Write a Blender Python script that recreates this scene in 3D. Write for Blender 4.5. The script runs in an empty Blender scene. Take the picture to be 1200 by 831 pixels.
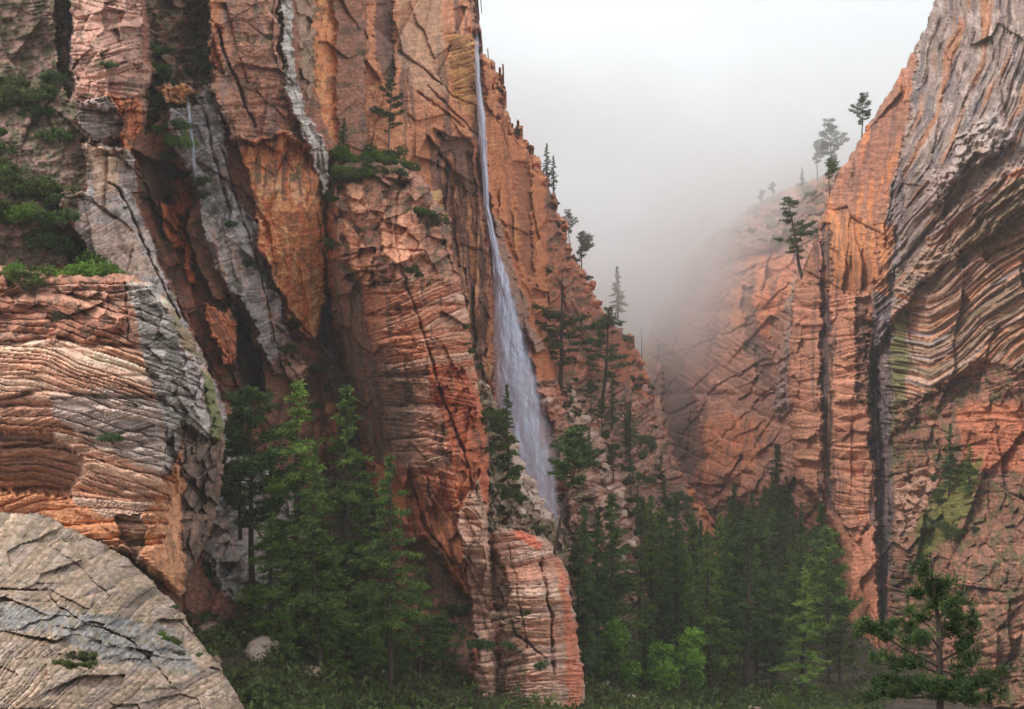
import bpy, math, random
import numpy as np
S = bpy.context.scene
COL = S.collection
F = 1600.0                       # focal length in pixels of the 1200 x 831 photograph
RAD = math.radians

# ------------------------------------------------------------------ camera
cd = bpy.data.cameras.new('camera'); cam = bpy.data.objects.new('camera', cd); COL.objects.link(cam)
cd.sensor_width = 36.0; cd.lens = F / 1200 * 36; cd.clip_start = 0.5; cd.clip_end = 6000
cam.location = (0, 0, 0); cam.rotation_euler = (RAD(90), 0, 0)
S.camera = cam
# ------------------------------------------------------------------ sky
SUN_EL, SUN_AZ = 58, -35          # azimuth from +Y towards +X (negative: from the left, ahead of the camera)
w = bpy.data.worlds.new('World'); S.world = w; w.use_nodes = True
nt = w.node_tree; nt.nodes.clear()
wo = nt.nodes.new('ShaderNodeOutputWorld'); bg = nt.nodes.new('ShaderNodeBackground')
sky = nt.nodes.new('ShaderNodeTexSky'); sky.sky_type = 'NISHITA'; sky.sun_disc = False
sky.sun_elevation = RAD(SUN_EL); sky.sun_rotation = RAD(SUN_AZ); sky.dust_density = 3.0; sky.air_density = 1.0
hs = nt.nodes.new('ShaderNodeHueSaturation'); hs.inputs['Saturation'].default_value = 0.10
mixc = nt.nodes.new('ShaderNodeMixRGB'); mixc.blend_type = 'MIX'; mixc.inputs[0].default_value = 0.72
mixc.inputs[2].default_value = (4.35, 4.6, 4.7, 1)      # the even grey of the cloud cover
nt.links.new(sky.outputs[0], hs.inputs['Color']); nt.links.new(hs.outputs[0], mixc.inputs[1])
tcw = nt.nodes.new('ShaderNodeTexCoord'); nzw = nt.nodes.new('ShaderNodeTexNoise'); nzw.inputs['Scale'].default_value = 3.2; nzw.inputs['Detail'].default_value = 5
mpw = nt.nodes.new('ShaderNodeMapping'); mpw.inputs['Scale'].default_value = (1, 1, 2.4); nt.links.new(tcw.outputs['Generated'], mpw.inputs[0]); nt.links.new(mpw.outputs[0], nzw.inputs[0])
rgw = nt.nodes.new('ShaderNodeMapRange'); nt.links.new(nzw.outputs[0], rgw.inputs[0]); rgw.inputs[1].default_value = .3; rgw.inputs[2].default_value = .7; rgw.inputs[3].default_value = .86; rgw.inputs[4].default_value = 1.12
vmw = nt.nodes.new('ShaderNodeVectorMath'); vmw.operation = 'MULTIPLY'; nt.links.new(mixc.outputs[0], vmw.inputs[0]); nt.links.new(rgw.outputs[0], vmw.inputs[1])
nt.links.new(vmw.outputs[0], bg.inputs[0]); bg.inputs[1].default_value = 0.12
nt.links.new(bg.outputs[0], wo.inputs[0])
sl = bpy.data.lights.new('sun', 'SUN'); sun = bpy.data.objects.new('sun', sl); COL.objects.link(sun)
sl.energy = 1.05; sl.angle = RAD(20); sl.color = (1.0, 0.95, 0.88)
sd = (math.sin(RAD(-62)) * math.cos(RAD(50)), -0.25, math.sin(RAD(50)))   # towards the sun: high on the left, a little behind us
import mathutils
sun.rotation_euler = mathutils.Vector(sd).to_track_quat('Z', 'Y').to_euler()
azv = math.degrees(math.atan2(sd[0], sd[1])); elv = math.degrees(math.atan2(sd[2], math.hypot(sd[0], sd[1])))
sky.sun_elevation = RAD(elv); sky.sun_rotation = RAD(azv)
S.view_settings.view_transform = 'Standard'; S.view_settings.look = 'None'
S.view_settings.exposure = 1.12; S.view_settings.gamma = 1.0
try: S.view_settings.use_curve_mapping = False
except Exception: pass
S.cycles.volume_bounces = 32; S.cycles.max_bounces = 36; S.cycles.diffuse_bounces = 5
S.cycles.transparent_max_bounces = 12
try:
    S.cycles.use_denoising = True; S.cycles.denoiser = 'OPENIMAGEDENOISE'
except Exception: pass

def tag(o, label=None, cat=None, group=None, kind=None):
    if label: o['label'] = label
    if cat: o['category'] = cat
    if group: o['group'] = group
    if kind: o['kind'] = kind
    return o

# ------------------------------------------------------------------ numbers: noise, masks
def P(u, v, D):
    """pixel + distance (along +Y) -> point"""
    return ((u - 600.0) / F * D, D + 0 * u, (415.5 - v) / F * D)
_R = np.random.RandomState(7)
_PERM = _R.permutation(4096)
_G = _R.rand(4096, 2) * 2 - 1
_G /= np.linalg.norm(_G, axis=1)[:, None]
def _h(i, j, s):
    return _PERM[(_PERM[(i + 131 * s) & 4095] + j + 57 * s) & 4095]
def noise(x, y, s=0):
    x = np.asarray(x, float); y = np.asarray(y, float)
    xi = np.floor(x).astype(int); yi = np.floor(y).astype(int); xf = x - xi; yf = y - yi
    u = xf*xf*xf*(xf*(xf*6-15)+10); v = yf*yf*yf*(yf*(yf*6-15)+10)
    def g(a, b):
        q = _G[_h(xi+a, yi+b, s)]
        return q[..., 0]*(xf-a) + q[..., 1]*(yf-b)
    n = (g(0,0)*(1-u)+g(1,0)*u)*(1-v) + (g(0,1)*(1-u)+g(1,1)*u)*v
    return n*1.5
def fbm(x, y, s=0, o=4, r=0.5):
    a = 1; t = 0; k = 1
    for i in range(o):
        t = t + a*noise(x*k, y*k, s+i*3); a *= r; k *= 2.03
    return t
def ridged(x, y, s=0, o=4):
    a = 1; t = 0; k = 1
    for i in range(o):
        t = t + a*(1-2*np.abs(noise(x*k, y*k, s+i*5))); a *= 0.5; k *= 2.1
    return t
def n1(x, s=0): return noise(x, np.full_like(x, s*7.13+0.37), s)
def voro(x, y, s=0):
    """distance to the cell edge (F2-F1) and three random numbers of the cell, offset from its seed"""
    xi = np.floor(x).astype(int); yi = np.floor(y).astype(int)
    f1 = np.full(x.shape, 9.0); f2 = np.full(x.shape, 9.0)
    cid = np.zeros(x.shape, int); dx1 = np.zeros(x.shape); dy1 = np.zeros(x.shape)
    for a in (-1, 0, 1):
        for b in (-1, 0, 1):
            h = _h(xi+a, yi+b, s)
            px = xi+a+0.5+0.45*_G[h, 0]; py = yi+b+0.5+0.45*_G[(h*7+3) & 4095, 1]
            d = np.hypot(x-px, y-py); m = d < f1
            f2 = np.where(m, f1, np.minimum(f2, d))
            cid = np.where(m, h, cid); dx1 = np.where(m, x-px, dx1); dy1 = np.where(m, y-py, dy1)
            f1 = np.where(m, d, f1)
    r1 = _G[cid, 0]; r2 = _G[(cid*3+11) & 4095, 1]; r3 = _G[(cid*5+29) & 4095, 0]
    return f2-f1, r1, r2, r3, dx1, dy1
def sstep(a, b, x):
    t = np.clip((x-a)/(b-a), 0, 1); return t*t*(3-2*t)
def inside(poly, U, V):
    r = np.zeros(U.shape, bool); n = len(poly)
    for i in range(n):
        x0, y0 = poly[i]; x1, y1 = poly[(i+1) % n]
        if y0 == y1: continue
        c = (V < y0) != (V < y1)
        r ^= c & (U < (x1-x0)*(V-y0)/(y1-y0)+x0)
    return r
def dist(pts, U, V, closed=True):
    d = np.full(U.shape, 1e9); n = len(pts)
    for i in range(n if closed else n-1):
        x0, y0 = pts[i]; x1, y1 = pts[(i+1) % n]
        ex, ey = x1-x0, y1-y0; L = ex*ex+ey*ey+1e-9
        t = np.clip(((U-x0)*ex+(V-y0)*ey)/L, 0, 1)
        d = np.minimum(d, np.hypot(U-x0-t*ex, V-y0-t*ey))
    return d
def lin(h):
    c = [int(h[i:i+2], 16)/255 for i in (0, 2, 4)]
    return np.array([x/12.92 if x <= 0.04045 else ((x+0.055)/1.055)**2.4 for x in c])

def rbf(pts, U, V):
    """smooth surface through (u, v, value) points: thin plate"""
    p = np.array(pts, float); X = p[:, :2]/100.0; z = p[:, 2]
    def k(r): return np.where(r > 0, r*r*np.log(np.maximum(r, 1e-9)), 0)
    n = len(p); A = np.zeros((n+3, n+3))
    r = np.hypot(X[:, None, 0]-X[None, :, 0], X[:, None, 1]-X[None, :, 1])
    A[:n, :n] = k(r) + np.eye(n)*0.02; A[:n, n] = 1; A[:n, n+1:] = X; A[n, :n] = 1; A[n+1:, :n] = X.T
    w_ = np.linalg.solve(A, np.r_[z, 0, 0, 0])
    out = w_[n] + w_[n+1]*U/100 + w_[n+2]*V/100
    for i in range(n):
        out = out + w_[i]*k(np.hypot(U/100-X[i, 0], V/100-X[i, 1]))
    return out

class Ctx:
    """the relief and the pigment of one rock mass, on a grid in the directions seen from the trail"""
    def __init__(s, U, V, seed):
        s.U, s.V, s.seed = U, V, seed
        s.D = np.zeros(U.shape); s.C = np.zeros(U.shape+(3,)); s.C[:] = lin('a06a50')
        s.wx = 4*fbm(U/23, V/23, seed+1, 3); s.wy = 4*fbm(U/23, V/23, seed+2, 3)
        s.gx = 1.2*noise(U/4, V/4, seed+8); s.gy = 1.2*noise(U/4, V/4, seed+9)
    def m(s, poly, soft=2.0, warp=1.0):
        xs = [p[0] for p in poly]; ys = [p[1] for p in poly]; pad = soft+8+8*warp
        out = np.zeros(s.U.shape)
        c0 = np.searchsorted(s.U[0], min(xs)-pad); c1 = np.searchsorted(s.U[0], max(xs)+pad)
        r0 = np.searchsorted(s.V[:, 0], min(ys)-pad); r1 = np.searchsorted(s.V[:, 0], max(ys)+pad)
        if c1 <= c0 or r1 <= r0: return out
        q = (slice(r0, r1), slice(c0, c1))
        U = s.U[q]+warp*s.wx[q]+s.gx[q]; V = s.V[q]+warp*s.wy[q]+s.gy[q]
        d = dist(poly, U, V); d = np.where(inside(poly, U, V), d, -d)+1.6*fbm(s.U[q]/6, s.V[q]/6, s.seed+700, 3, .7)
        out[q] = sstep(-soft*.6, soft*.6, d); return out
    def paint(s, mask, col, a=1.0):
        c = lin(col) if isinstance(col, str) else col
        k = np.clip(mask*a, 0, 1)[..., None]; s.C = s.C*(1-k)+c*k
    def tone(s, f):
        s.C = s.C*np.clip(f, 0.05, 4)[..., None]
    def crack(s, pts, w=1.5, depth=1.5, dark=0.0, warp=0.5):
        xs = [p[0] for p in pts]; ys = [p[1] for p in pts]; pad = 4*w+8
        q = (slice(np.searchsorted(s.V[:, 0], min(ys)-pad), np.searchsorted(s.V[:, 0], max(ys)+pad)),
             slice(np.searchsorted(s.U[0], min(xs)-pad), np.searchsorted(s.U[0], max(xs)+pad)))
        if s.U[q].size == 0: return
        d = dist(pts, s.U[q]+warp*s.wx[q]+s.gx[q]*.7, s.V[q]+warp*s.wy[q]+s.gy[q]*.7, False)
        ww = w*(0.75+0.6*noise(s.U[q]/14, s.V[q]/14, s.seed+77))
        ww = ww*.75; depth = depth*(.45+.5*sstep(-.4, .3, noise(s.U[q]/20, s.V[q]/20, s.seed+78)))
        k = np.exp(-(d/np.maximum(ww, .3))**2)
        s.D[q] += depth*k; s.C[q] *= (1-dark*k)[..., None]
    def beds(s, mask, amp, seth, lam, dips, base=0.0, seed=0, curve=0.0, cx=0, tilt=0.0, pal=None, warp=6, contrast=0.5, groove=1.0, cont=.35):
        """cross-bedded sandstone: sets of thin layers, each set dipping its own way"""
        U, V = s.U, s.V; sd_ = s.seed+seed
        wv = 1.3*warp*fbm(U/110, V/90, sd_+3, 2, .35)
        W = (V+tilt*U+wv*1.4)/seth; W = W+0.35*n1(W*1.0, sd_+4)
        k = np.floor(W).astype(int)
        h = _G[(k*37+sd_*91) & 4095, 0]; h2 = _G[(k*53+sd_*17) & 4095, 1]
        a = base+dips*h
        q = V+wv+a*(U-cx)+curve*(1+0.5*h2)*((U-cx)**2)/100.0+0.9*noise(U/12, V/5, sd_+5)
        L = lam*(1+0.35*h2)
        f = q/L+1.5*n1(q/L*0.27, sd_+6)+0.15*fbm(U/30, V/30, sd_+9, 2)
        fr = f-np.floor(f)
        hgt = _G[(np.floor(f).astype(int)*29+sd_) & 4095, 0]        # each layer stands out by its own amount
        prof = (0.6*hgt+0.9*np.clip(1.15-fr, 0, .8)-0.35)                       # jutting top, undercut foot
        gr = np.exp(-((fr-0.93)/0.09)**2)*groove
        vary = sstep(-0.5, 0.3, noise(U/35, V/16, sd_+21))           # layers fade in and out
        s.D += mask*amp*(-prof+0.8*gr)*(cont+(1-cont)*vary)
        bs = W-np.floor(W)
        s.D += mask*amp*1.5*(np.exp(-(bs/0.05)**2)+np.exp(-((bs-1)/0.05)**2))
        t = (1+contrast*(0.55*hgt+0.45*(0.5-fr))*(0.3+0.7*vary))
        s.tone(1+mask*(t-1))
        if pal is not None:
            cc = np.array([lin(c) for c in pal]); idx = (np.floor(f*0.5).astype(int)*13+k*5) % len(pal)
            j = np.clip(mask*(0.25+0.35*vary), 0, 1)[..., None]; s.C = s.C*(1-j)+cc[idx]*j
    def plates(s, mask, sx, sy, amp, seed=0, tilt=0.9, shear=0.0, edge=0.035, groove=1.0, vary=0.10):
        """joint-bounded slabs, each with its own flat face"""
        x = (s.U+shear*s.V+0.35*s.wx)/sx; y = (s.V+0.3*s.wy+0.15*s.U)/sy
        e, r1, r2, r3, dx, dy = voro(x, y, s.seed+seed)
        s.D += mask*amp*0.85*(0.9*r1+tilt*(r2*dx+r3*dy)*2)
        k = sstep(0.05, .5, noise(s.U/(sx*1.3), s.V/(sy*1.3), s.seed+seed+5))
        g = np.exp(-(e/edge)**2)*k
        s.D += mask*amp*groove*0.45*g
        s.tone(1+mask*(vary*r3))
    def streaks(s, mask, col, lam=7, length=90, lean=0.0, thr=0.1, a=0.7, seed=0, soft=0.35):
        """mineral and lichen streaks running down the face"""
        q = (s.U+lean*s.V+0.6*s.wx)/lam
        n = fbm(q, s.V/length, s.seed+seed+40, 3, 0.6)+0.3*fbm(s.U/30, s.V/60, s.seed+seed+44, 2)
        s.paint(mask*sstep(thr, thr+soft, n), col, a)
    def rough(s, amp, lam=14, o=5, seed=0, mask=1.0, mott=0.18, tilt=0.12):
        V = s.V+tilt*s.U
        f = fbm(s.U/lam, V/(lam*.6), s.seed+seed+60, o, 0.42)
        g = ridged(s.U/(lam*.9)+V/lam*.3, V/(lam*.35), s.seed+seed+70, 3)
        h = noise(s.U/11, V/2.6, s.seed+seed+74)*sstep(-.2, .4, noise(s.U/30, V/22, s.seed+seed+75))
        s.D += mask*amp*(0.40*f-0.03*g+0.18*h)
        s.tone(1+mask*mott*(fbm(s.U/5, s.V/4, s.seed+seed+80, 3, .7)+.4*h))
    def bulge(s, mask, amt): s.D -= mask*amt
    def lichen(s, mask, col='4c4f38', lam=16, thr=0.15, a=0.7, seed=0):
        n = fbm(s.U/lam, s.V/lam, s.seed+seed+90, 5, 0.65)
        s.paint(mask*sstep(thr, thr+0.25, n), col, a)

ZB = {}       # front-most rock distance per 2 px cell, to root plants
MASS = {}
ALB = 1.62; STEP = 0.85
def rock(name, poly, ctrl, fn, seed, step=1.2, roll=(10, 8), thick=60, mat=None, label=None, rough_edge=2.5):
    xs = [p[0] for p in poly]; ys = [p[1] for p in poly]
    step *= STEP
    u = np.arange(min(xs)-4, max(xs)+4, step); v = np.arange(min(ys)-4, max(ys)+4, step)
    U, V = np.meshgrid(u, v)
    c = Ctx(U, V, seed)
    eu = U+rough_edge*fbm(U/14, V/14, seed+11, 4, .6); ev = V+rough_edge*fbm(U/14, V/14, seed+12, 4, .6)
    ins = inside(poly, eu, ev); d = dist(poly, eu, ev)
    base = rbf(ctrl, U, V)
    fn(c)
    lamn = noise(U/26, (V+.08*U)/1.9, seed+500)*sstep(-.1, .5, noise(U/45, V/30, seed+501))
    fine = fbm(U/2.6, V/2.2, seed+503, 2)
    px = base/1600.0; c.C = c.C*.97+c.C.mean(-1, keepdims=True)*.03
    c.D += px*(1.1*fine+1.3*lamn); vst = fbm((U+.15*V)/3.2, V/70, seed+511, 2)*sstep(-.2, .5, noise(U/50, V/80, seed+513))
    c.tone(1+.20*fine+.26*lamn+.22*vst+.22*fbm(U/8, V/7, seed+507, 3, .6))
    t = np.clip(1-d/roll[0], 0, 1)
    D = base+c.D+roll[1]*(1-np.sqrt(np.maximum(1-t*t, 0)))
    D = np.maximum(D, 8)
    MASS[name] = (u, v, np.where(ins, D, np.nan))
    cell = ins[:-1, :-1] & ins[1:, :-1] & ins[:-1, 1:] & ins[1:, 1:]
    idx = -np.ones(U.shape, int)
    used = np.zeros(U.shape, bool)
    used[:-1, :-1] |= cell; used[1:, :-1] |= cell; used[:-1, 1:] |= cell; used[1:, 1:] |= cell
    n = used.sum(); idx[used] = np.arange(n)
    X, Y, Z = P(U[used], V[used], D[used])
    co = np.stack([X, Y, Z], 1)
    a, b, cc, dd = idx[:-1, :-1][cell], idx[1:, :-1][cell], idx[1:, 1:][cell], idx[:-1, 1:][cell]
    q = np.stack([a, b, cc, dd], 1)
    # the sides run back into the mountain
    def skirt(m1, i0, i1):
        return np.stack([i0[m1], i1[m1]], 1)
    cp = np.pad(cell, 1)
    E = []
    top = cell & ~cp[:-2, 1:-1]; bot = cell & ~cp[2:, 1:-1]; lef = cell & ~cp[1:-1, :-2]; rig = cell & ~cp[1:-1, 2:]
    A, B, C_, D_ = idx[:-1, :-1], idx[1:, :-1], idx[1:, 1:], idx[:-1, 1:]
    E = np.concatenate([skirt(top, D_, A), skirt(bot, B, C_), skirt(lef, A, B), skirt(rig, C_, D_)])
    bn = np.unique(E); mp = -np.ones(n, int); mp[bn] = n+np.arange(len(bn))
    cen = co[bn].mean(0)
    bc = co[bn]*(1+thick/np.maximum(co[bn][:, 1:2], 1)); bc += (cen*(1+thick/cen[1])-bc)*0.06
    q2 = np.stack([E[:, 0], mp[E[:, 0]], mp[E[:, 1]], E[:, 1]], 1)[:, ::-1]
    co = np.concatenate([co, bc]); q = np.concatenate([q, q2])
    me = bpy.data.meshes.new(name)
    me.vertices.add(len(co)); me.vertices.foreach_set('co', co.astype(np.float32).ravel())
    me.loops.add(q.size); me.loops.foreach_set('vertex_index', q.astype(np.int32).ravel())
    me.polygons.add(len(q)); me.polygons.foreach_set('loop_start', (np.arange(len(q))*4).astype(np.int32))
    me.update(calc_edges=True)
    at = me.color_attributes.new('pigment', 'FLOAT_COLOR', 'POINT')
    C = np.clip(c.C[used]*ALB, 0.004, 0.85); C = np.concatenate([C, C[np.searchsorted(np.arange(n), bn)]])
    at.data.foreach_set('color', np.concatenate([C, np.ones((len(C), 1))], 1).astype(np.float32).ravel())
    me.materials.append(mat or ROCK)
    o = bpy.data.objects.new(name, me); COL.objects.link(o)
    tag(o, label=label, kind='structure')
    return o
def surf(name, u, v):
    uu, vv, D = MASS[name]
    i = int(np.clip(np.searchsorted(vv, v), 0, len(vv)-1)); j = int(np.clip(np.searchsorted(uu, u), 0, len(uu)-1))
    d = D[max(i-2, 0):i+3, max(j-2, 0):j+3]
    return float(np.nanmedian(d)) if np.isfinite(d).any() else None
def front(u, v):
    r = [x for x in (surf(k, u, v) for k in MASS if MASS[k][0][0] <= u <= MASS[k][0][-1] and MASS[k][1][0] <= v <= MASS[k][1][-1]) if x]
    return min(r) if r else 9999.0

# ------------------------------------------------------------------ materials
def mat_new(name):
    m = bpy.data.materials.new(name); m.use_nodes = True; t = m.node_tree
    return m, t, t.nodes['Principled BSDF']
def rock_mat(name, rough=0.82, bump=0.55, scale=1.0):
    m, t, b = mat_new(name); N = t.nodes; L = t.links
    at = N.new('ShaderNodeAttribute'); at.attribute_name = 'pigment'
    tc = N.new('ShaderNodeTexCoord')
    mp = N.new('ShaderNodeMapping'); mp.inputs['Scale'].default_value = (1, 1, 1.8); L.new(tc.outputs['Object'], mp.inputs[0])
    n1_ = N.new('ShaderNodeTexNoise'); n1_.inputs['Scale'].default_value = 1.6*scale; n1_.inputs['Detail'].default_value = 8; n1_.inputs['Roughness'].default_value = 0.7
    n2_ = N.new('ShaderNodeTexNoise'); n2_.inputs['Scale'].default_value = 6.5*scale; n2_.inputs['Detail'].default_value = 5
    L.new(mp.outputs[0], n1_.inputs[0]); L.new(mp.outputs[0], n2_.inputs[0])
    r = N.new('ShaderNodeMapRange'); r.inputs[1].default_value = 0.3; r.inputs[2].default_value = 0.7; r.inputs[3].default_value = 0.66; r.inputs[4].default_value = 1.3
    L.new(n1_.outputs[0], r.inputs[0])
    mu = N.new('ShaderNodeVectorMath'); mu.operation = 'MULTIPLY'
    L.new(at.outputs['Color'], mu.inputs[0]); L.new(r.outputs[0], mu.inputs[1])
    L.new(mu.outputs[0], b.inputs['Base Color'])
    ad = N.new('ShaderNodeMath'); ad.operation = 'ADD'; ml = N.new('ShaderNodeMath'); ml.operation = 'MULTIPLY'; ml.inputs[1].default_value = 0.4
    L.new(n2_.outputs[0], ml.inputs[0]); L.new(n1_.outputs[0], ad.inputs[0]); L.new(ml.outputs[0], ad.inputs[1])
    bp = N.new('ShaderNodeBump'); bp.inputs['Strength'].default_value = bump; bp.inputs['Distance'].default_value = 0.5
    L.new(ad.outputs[0], bp.inputs['Height']); L.new(bp.outputs[0], b.inputs['Normal'])
    b.inputs['Roughness'].default_value = rough; b.inputs['Specular IOR Level'].default_value = 0.25
    return m
ROCK = rock_mat('sandstone'); ROCKFAR = rock_mat('far_sandstone', bump=0.7, scale=0.45)
def leaf_mat(name, dark, light, rough=0.6):
    m, t, b = mat_new(name); N = t.nodes; L = t.links
    g = N.new('ShaderNodeNewGeometry'); oi = N.new('ShaderNodeObjectInfo')
    ramp = N.new('ShaderNodeMixRGB'); ramp.inputs[1].default_value = (*dark, 1); ramp.inputs[2].default_value = (*light, 1)
    L.new(g.outputs['Random Per Island'], ramp.inputs[0])
    hs_ = N.new('ShaderNodeHueSaturation')
    mr = N.new('ShaderNodeMapRange'); mr.inputs[3].default_value = 0.7; mr.inputs[4].default_value = 1.3
    L.new(oi.outputs['Random'], mr.inputs[0]); L.new(mr.outputs[0], hs_.inputs['Value']); L.new(ramp.outputs[0], hs_.inputs['Color'])
    tr = N.new('ShaderNodeBsdfTranslucent'); ms = N.new('ShaderNodeMixShader'); ms.inputs[0].default_value = 0.38
    L.new(hs_.outputs[0], b.inputs['Base Color']); L.new(hs_.outputs[0], tr.inputs[0])
    b.inputs['Roughness'].default_value = rough; b.inputs['Specular IOR Level'].default_value = 0.15
    L.new(b.outputs[0], ms.inputs[1]); L.new(tr.outputs[0], ms.inputs[2]); L.new(ms.outputs[0], N['Material Output'].inputs[0])
    return m
PINE = leaf_mat('pine_needles', (0.045, 0.085, 0.022), (0.23, 0.33, 0.08))
DARKP = leaf_mat('dark_needles', (0.035, 0.068, 0.024), (0.15, 0.235, 0.07))
MIDG = leaf_mat('fresh_needles', (0.06, 0.11, 0.022), (0.29, 0.41, 0.09))
BRIGHT = leaf_mat('spring_tree_leaves', (0.085, 0.17, 0.025), (0.25, 0.42, 0.065))
OLIVE = leaf_mat('scrub_leaves', (0.045, 0.065, 0.018), (0.15, 0.19, 0.055))
LIME = leaf_mat('spring_leaves', (0.075, 0.14, 0.02), (0.21, 0.35, 0.055))
DRY = leaf_mat('dry_scrub', (0.05, 0.045, 0.028), (0.12, 0.11, 0.06))
def bark(name, c):
    m, t, b = mat_new(name); N = t.nodes
    n = N.new('ShaderNodeTexNoise'); n.inputs['Scale'].default_value = 6; n.inputs['Detail'].default_value = 5
    mx = N.new('ShaderNodeMixRGB'); mx.inputs[1].default_value = (*[x*0.55 for x in c], 1); mx.inputs[2].default_value = (*[x*1.5 for x in c], 1)
    t.links.new(n.outputs[0], mx.inputs[0]); t.links.new(mx.outputs[0], b.inputs['Base Color']); b.inputs['Roughness'].default_value = 0.9
    return m
BARK = bark('bark', (0.055, 0.035, 0.028)); GREYBARK = bark('grey_bark', (0.16, 0.15, 0.14))
# ================================================================== THE ROCK WALLS
def f_left(c):
    U, V = c.U, c.V; one = np.ones(U.shape)
    c.paint(one, '8a5c4a'); c.rough(0.7, 34, 4)
    c.plates(one, 46, 70, 0.7, 1, shear=-0.35)
    # far left gully column and pillar
    pil = c.m([(82, -60), (166, -60), (166, 60), (178, 95), (170, 130), (120, 128), (88, 118), (82, 70)], 2)
    c.bulge(pil, 3.5); c.paint(pil, 'a87f70'); c.plates(pil, 26, 22, 0.7, 2)
    c.beds(pil, 0.35, 30, 6, 0.35, 0.05, 3, contrast=0.3)
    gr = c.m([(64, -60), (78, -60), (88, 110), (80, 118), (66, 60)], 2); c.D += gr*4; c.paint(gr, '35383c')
    blk = c.m([(86, 120), (122, 112), (150, 140), (146, 158), (108, 168), (96, 150)], 1.5)
    c.bulge(blk, 3.2); c.paint(blk, '8d7a74'); c.beds(blk, .3, 18, 4, .2, .1, 4)
    org = c.m([(122, 108), (166, 118), (165, 150), (150, 186), (140, 165), (146, 140)], 2); c.paint(org, 'b96f4e'); c.plates(org, 9, 12, .5, 3); c.bulge(org, 1.5)
    c.crack([(84, 112), (120, 118), (168, 114)], 1.6, 2)
    c.crack([(98, 166), (112, 172), (140, 166)], 2.6, 2.5)
    # wash-board ramp of pale slickrock
    ramp = c.m([(98, 168), (148, 172), (164, 200), (170, 224), (152, 224), (170, 262), (192, 320), (215, 372), (240, 420), (262, 470), (270, 540), (262, 620), (225, 600), (205, 500), (170, 410), (120, 330), (96, 280), (70, 250), (72, 222), (104, 226)], 2)
    c.bulge(ramp, 3.5); c.paint(ramp, 'a99b98'); c.beds(ramp, .35, 60, 9, .35, .35, 5, contrast=.2, pal=['b5a49e', '9a9498', 'c0a496', 'a89c9c'])
    pe = c.m([(99, 168), (148, 175), (138, 225), (112, 232), (106, 200)], 5); c.paint(pe, 'c99f84', .8)
    pe = c.m([(100, 262), (150, 262), (180, 320), (150, 330), (115, 300)], 9); c.paint(pe, 'bb9a88', .7)
    gy = c.m([(136, 190), (160, 190), (168, 222), (150, 226), (138, 210)], 3); c.paint(gy, '84706a', .8); c.beds(gy, .25, 20, 4, .1, .05, 6)
    c.crack([(126, 214), (140, 222), (158, 262), (186, 322), (210, 372)], 2.2, 3)
    c.crack([(75, 232), (104, 231), (120, 244), (136, 255)], 1.3, 1.5)
    c.crack([(112, 184), (124, 180), (140, 184)], 2.2, 2)
    # alcove
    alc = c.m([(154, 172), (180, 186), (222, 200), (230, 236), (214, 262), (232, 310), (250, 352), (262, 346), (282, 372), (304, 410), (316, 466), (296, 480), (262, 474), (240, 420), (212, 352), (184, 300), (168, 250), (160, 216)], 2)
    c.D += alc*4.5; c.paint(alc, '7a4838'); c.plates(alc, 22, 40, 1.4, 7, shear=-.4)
    up = c.m([(158, 176), (180, 186), (222, 202), (224, 214), (196, 236), (168, 240)], 3); c.paint(up, '5a4238', .8); c.D += up*1.5  # shade under the alcove's top, painted into the pigment
    for pg in ([(203, 214), (224, 204), (228, 238), (212, 256), (200, 236)], [(186, 242), (206, 240), (212, 290), (204, 292), (190, 268)], [(210, 262), (222, 290), (230, 330), (218, 330)]):
        k = c.m(pg, 2.5); c.paint(k, 'c8683e'); c.bulge(k, 2.5)
    k = c.m([(240, 358), (262, 366), (278, 352), (277, 430), (264, 428), (250, 396)], 2); c.paint(k, 'c0704c'); c.bulge(k, 4); c.rough(.4, 8, 4, 3, k)
    k = c.m([(262, 338), (284, 362), (306, 416), (314, 466), (280, 470), (278, 380)], 2.5); c.paint(k, '56403a'); c.D += k*3.5  # shadow strip along the alcove, painted as darker pigment
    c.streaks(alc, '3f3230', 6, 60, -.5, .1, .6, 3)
    # pale shelf to the right of the alcove
    gs = c.m([(190, 96), (250, 96), (262, 150), (270, 225), (306, 262), (318, 320), (340, 400), (330, 440), (318, 436), (306, 400), (284, 356), (258, 326), (236, 262), (232, 222), (214, 190), (196, 150)], 2)
    c.bulge(gs, 3); c.paint(gs, '8c8281'); c.plates(gs, 20, 55, .8, 8, shear=-.45); c.beds(gs, .25, 50, 6, .3, .2, 9, contrast=.2)
    k = c.m([(232, 240), (262, 262), (300, 330), (282, 350), (256, 322), (240, 280)], 4); c.paint(k, 'b2a09a', .8)
    c.streaks(gs, '6f6d70', 8, 80, -.3, 0., .5, 4); c.streaks(gs, '97705e', 10, 60, -.3, .3, .6, 5)
    c.crack([(258, 170), (276, 230), (300, 300), (318, 380), (330, 430)], 1.6, 2)
    c.crack([(240, 130), (255, 200), (270, 250)], 2, 2)
    # brown-pink face with the long diagonal joint
    bf = c.m([(240, -60), (326, -60), (326, 55), (334, 84), (344, 120), (366, 158), (372, 176), (330, 160), (300, 168), (270, 162), (258, 130), (246, 90)], 2)
    c.bulge(bf, 4); c.paint(bf, 'a4745f'); c.plates(bf, 52, 60, 1.0, 10, shear=.3); c.plates(bf, 18, 14, .2, 31); c.rough(.2, 9, 4, 5, bf); c.beds(bf, .25, 40, 5, .3, -.15, 11, contrast=.2)
    c.streaks(bf, '7b6760', 9, 60, -.2, .1, .6, 6)
    c.crack([(254, 30), (262, 60), (276, 92), (288, 124), (300, 148)], 2.0, 3.5)
    c.crack([(300, 108), (322, 128), (334, 140)], 1.2, 1.5); c.crack([(282, 70), (290, 98)], 1.6, 1.5)
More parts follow.
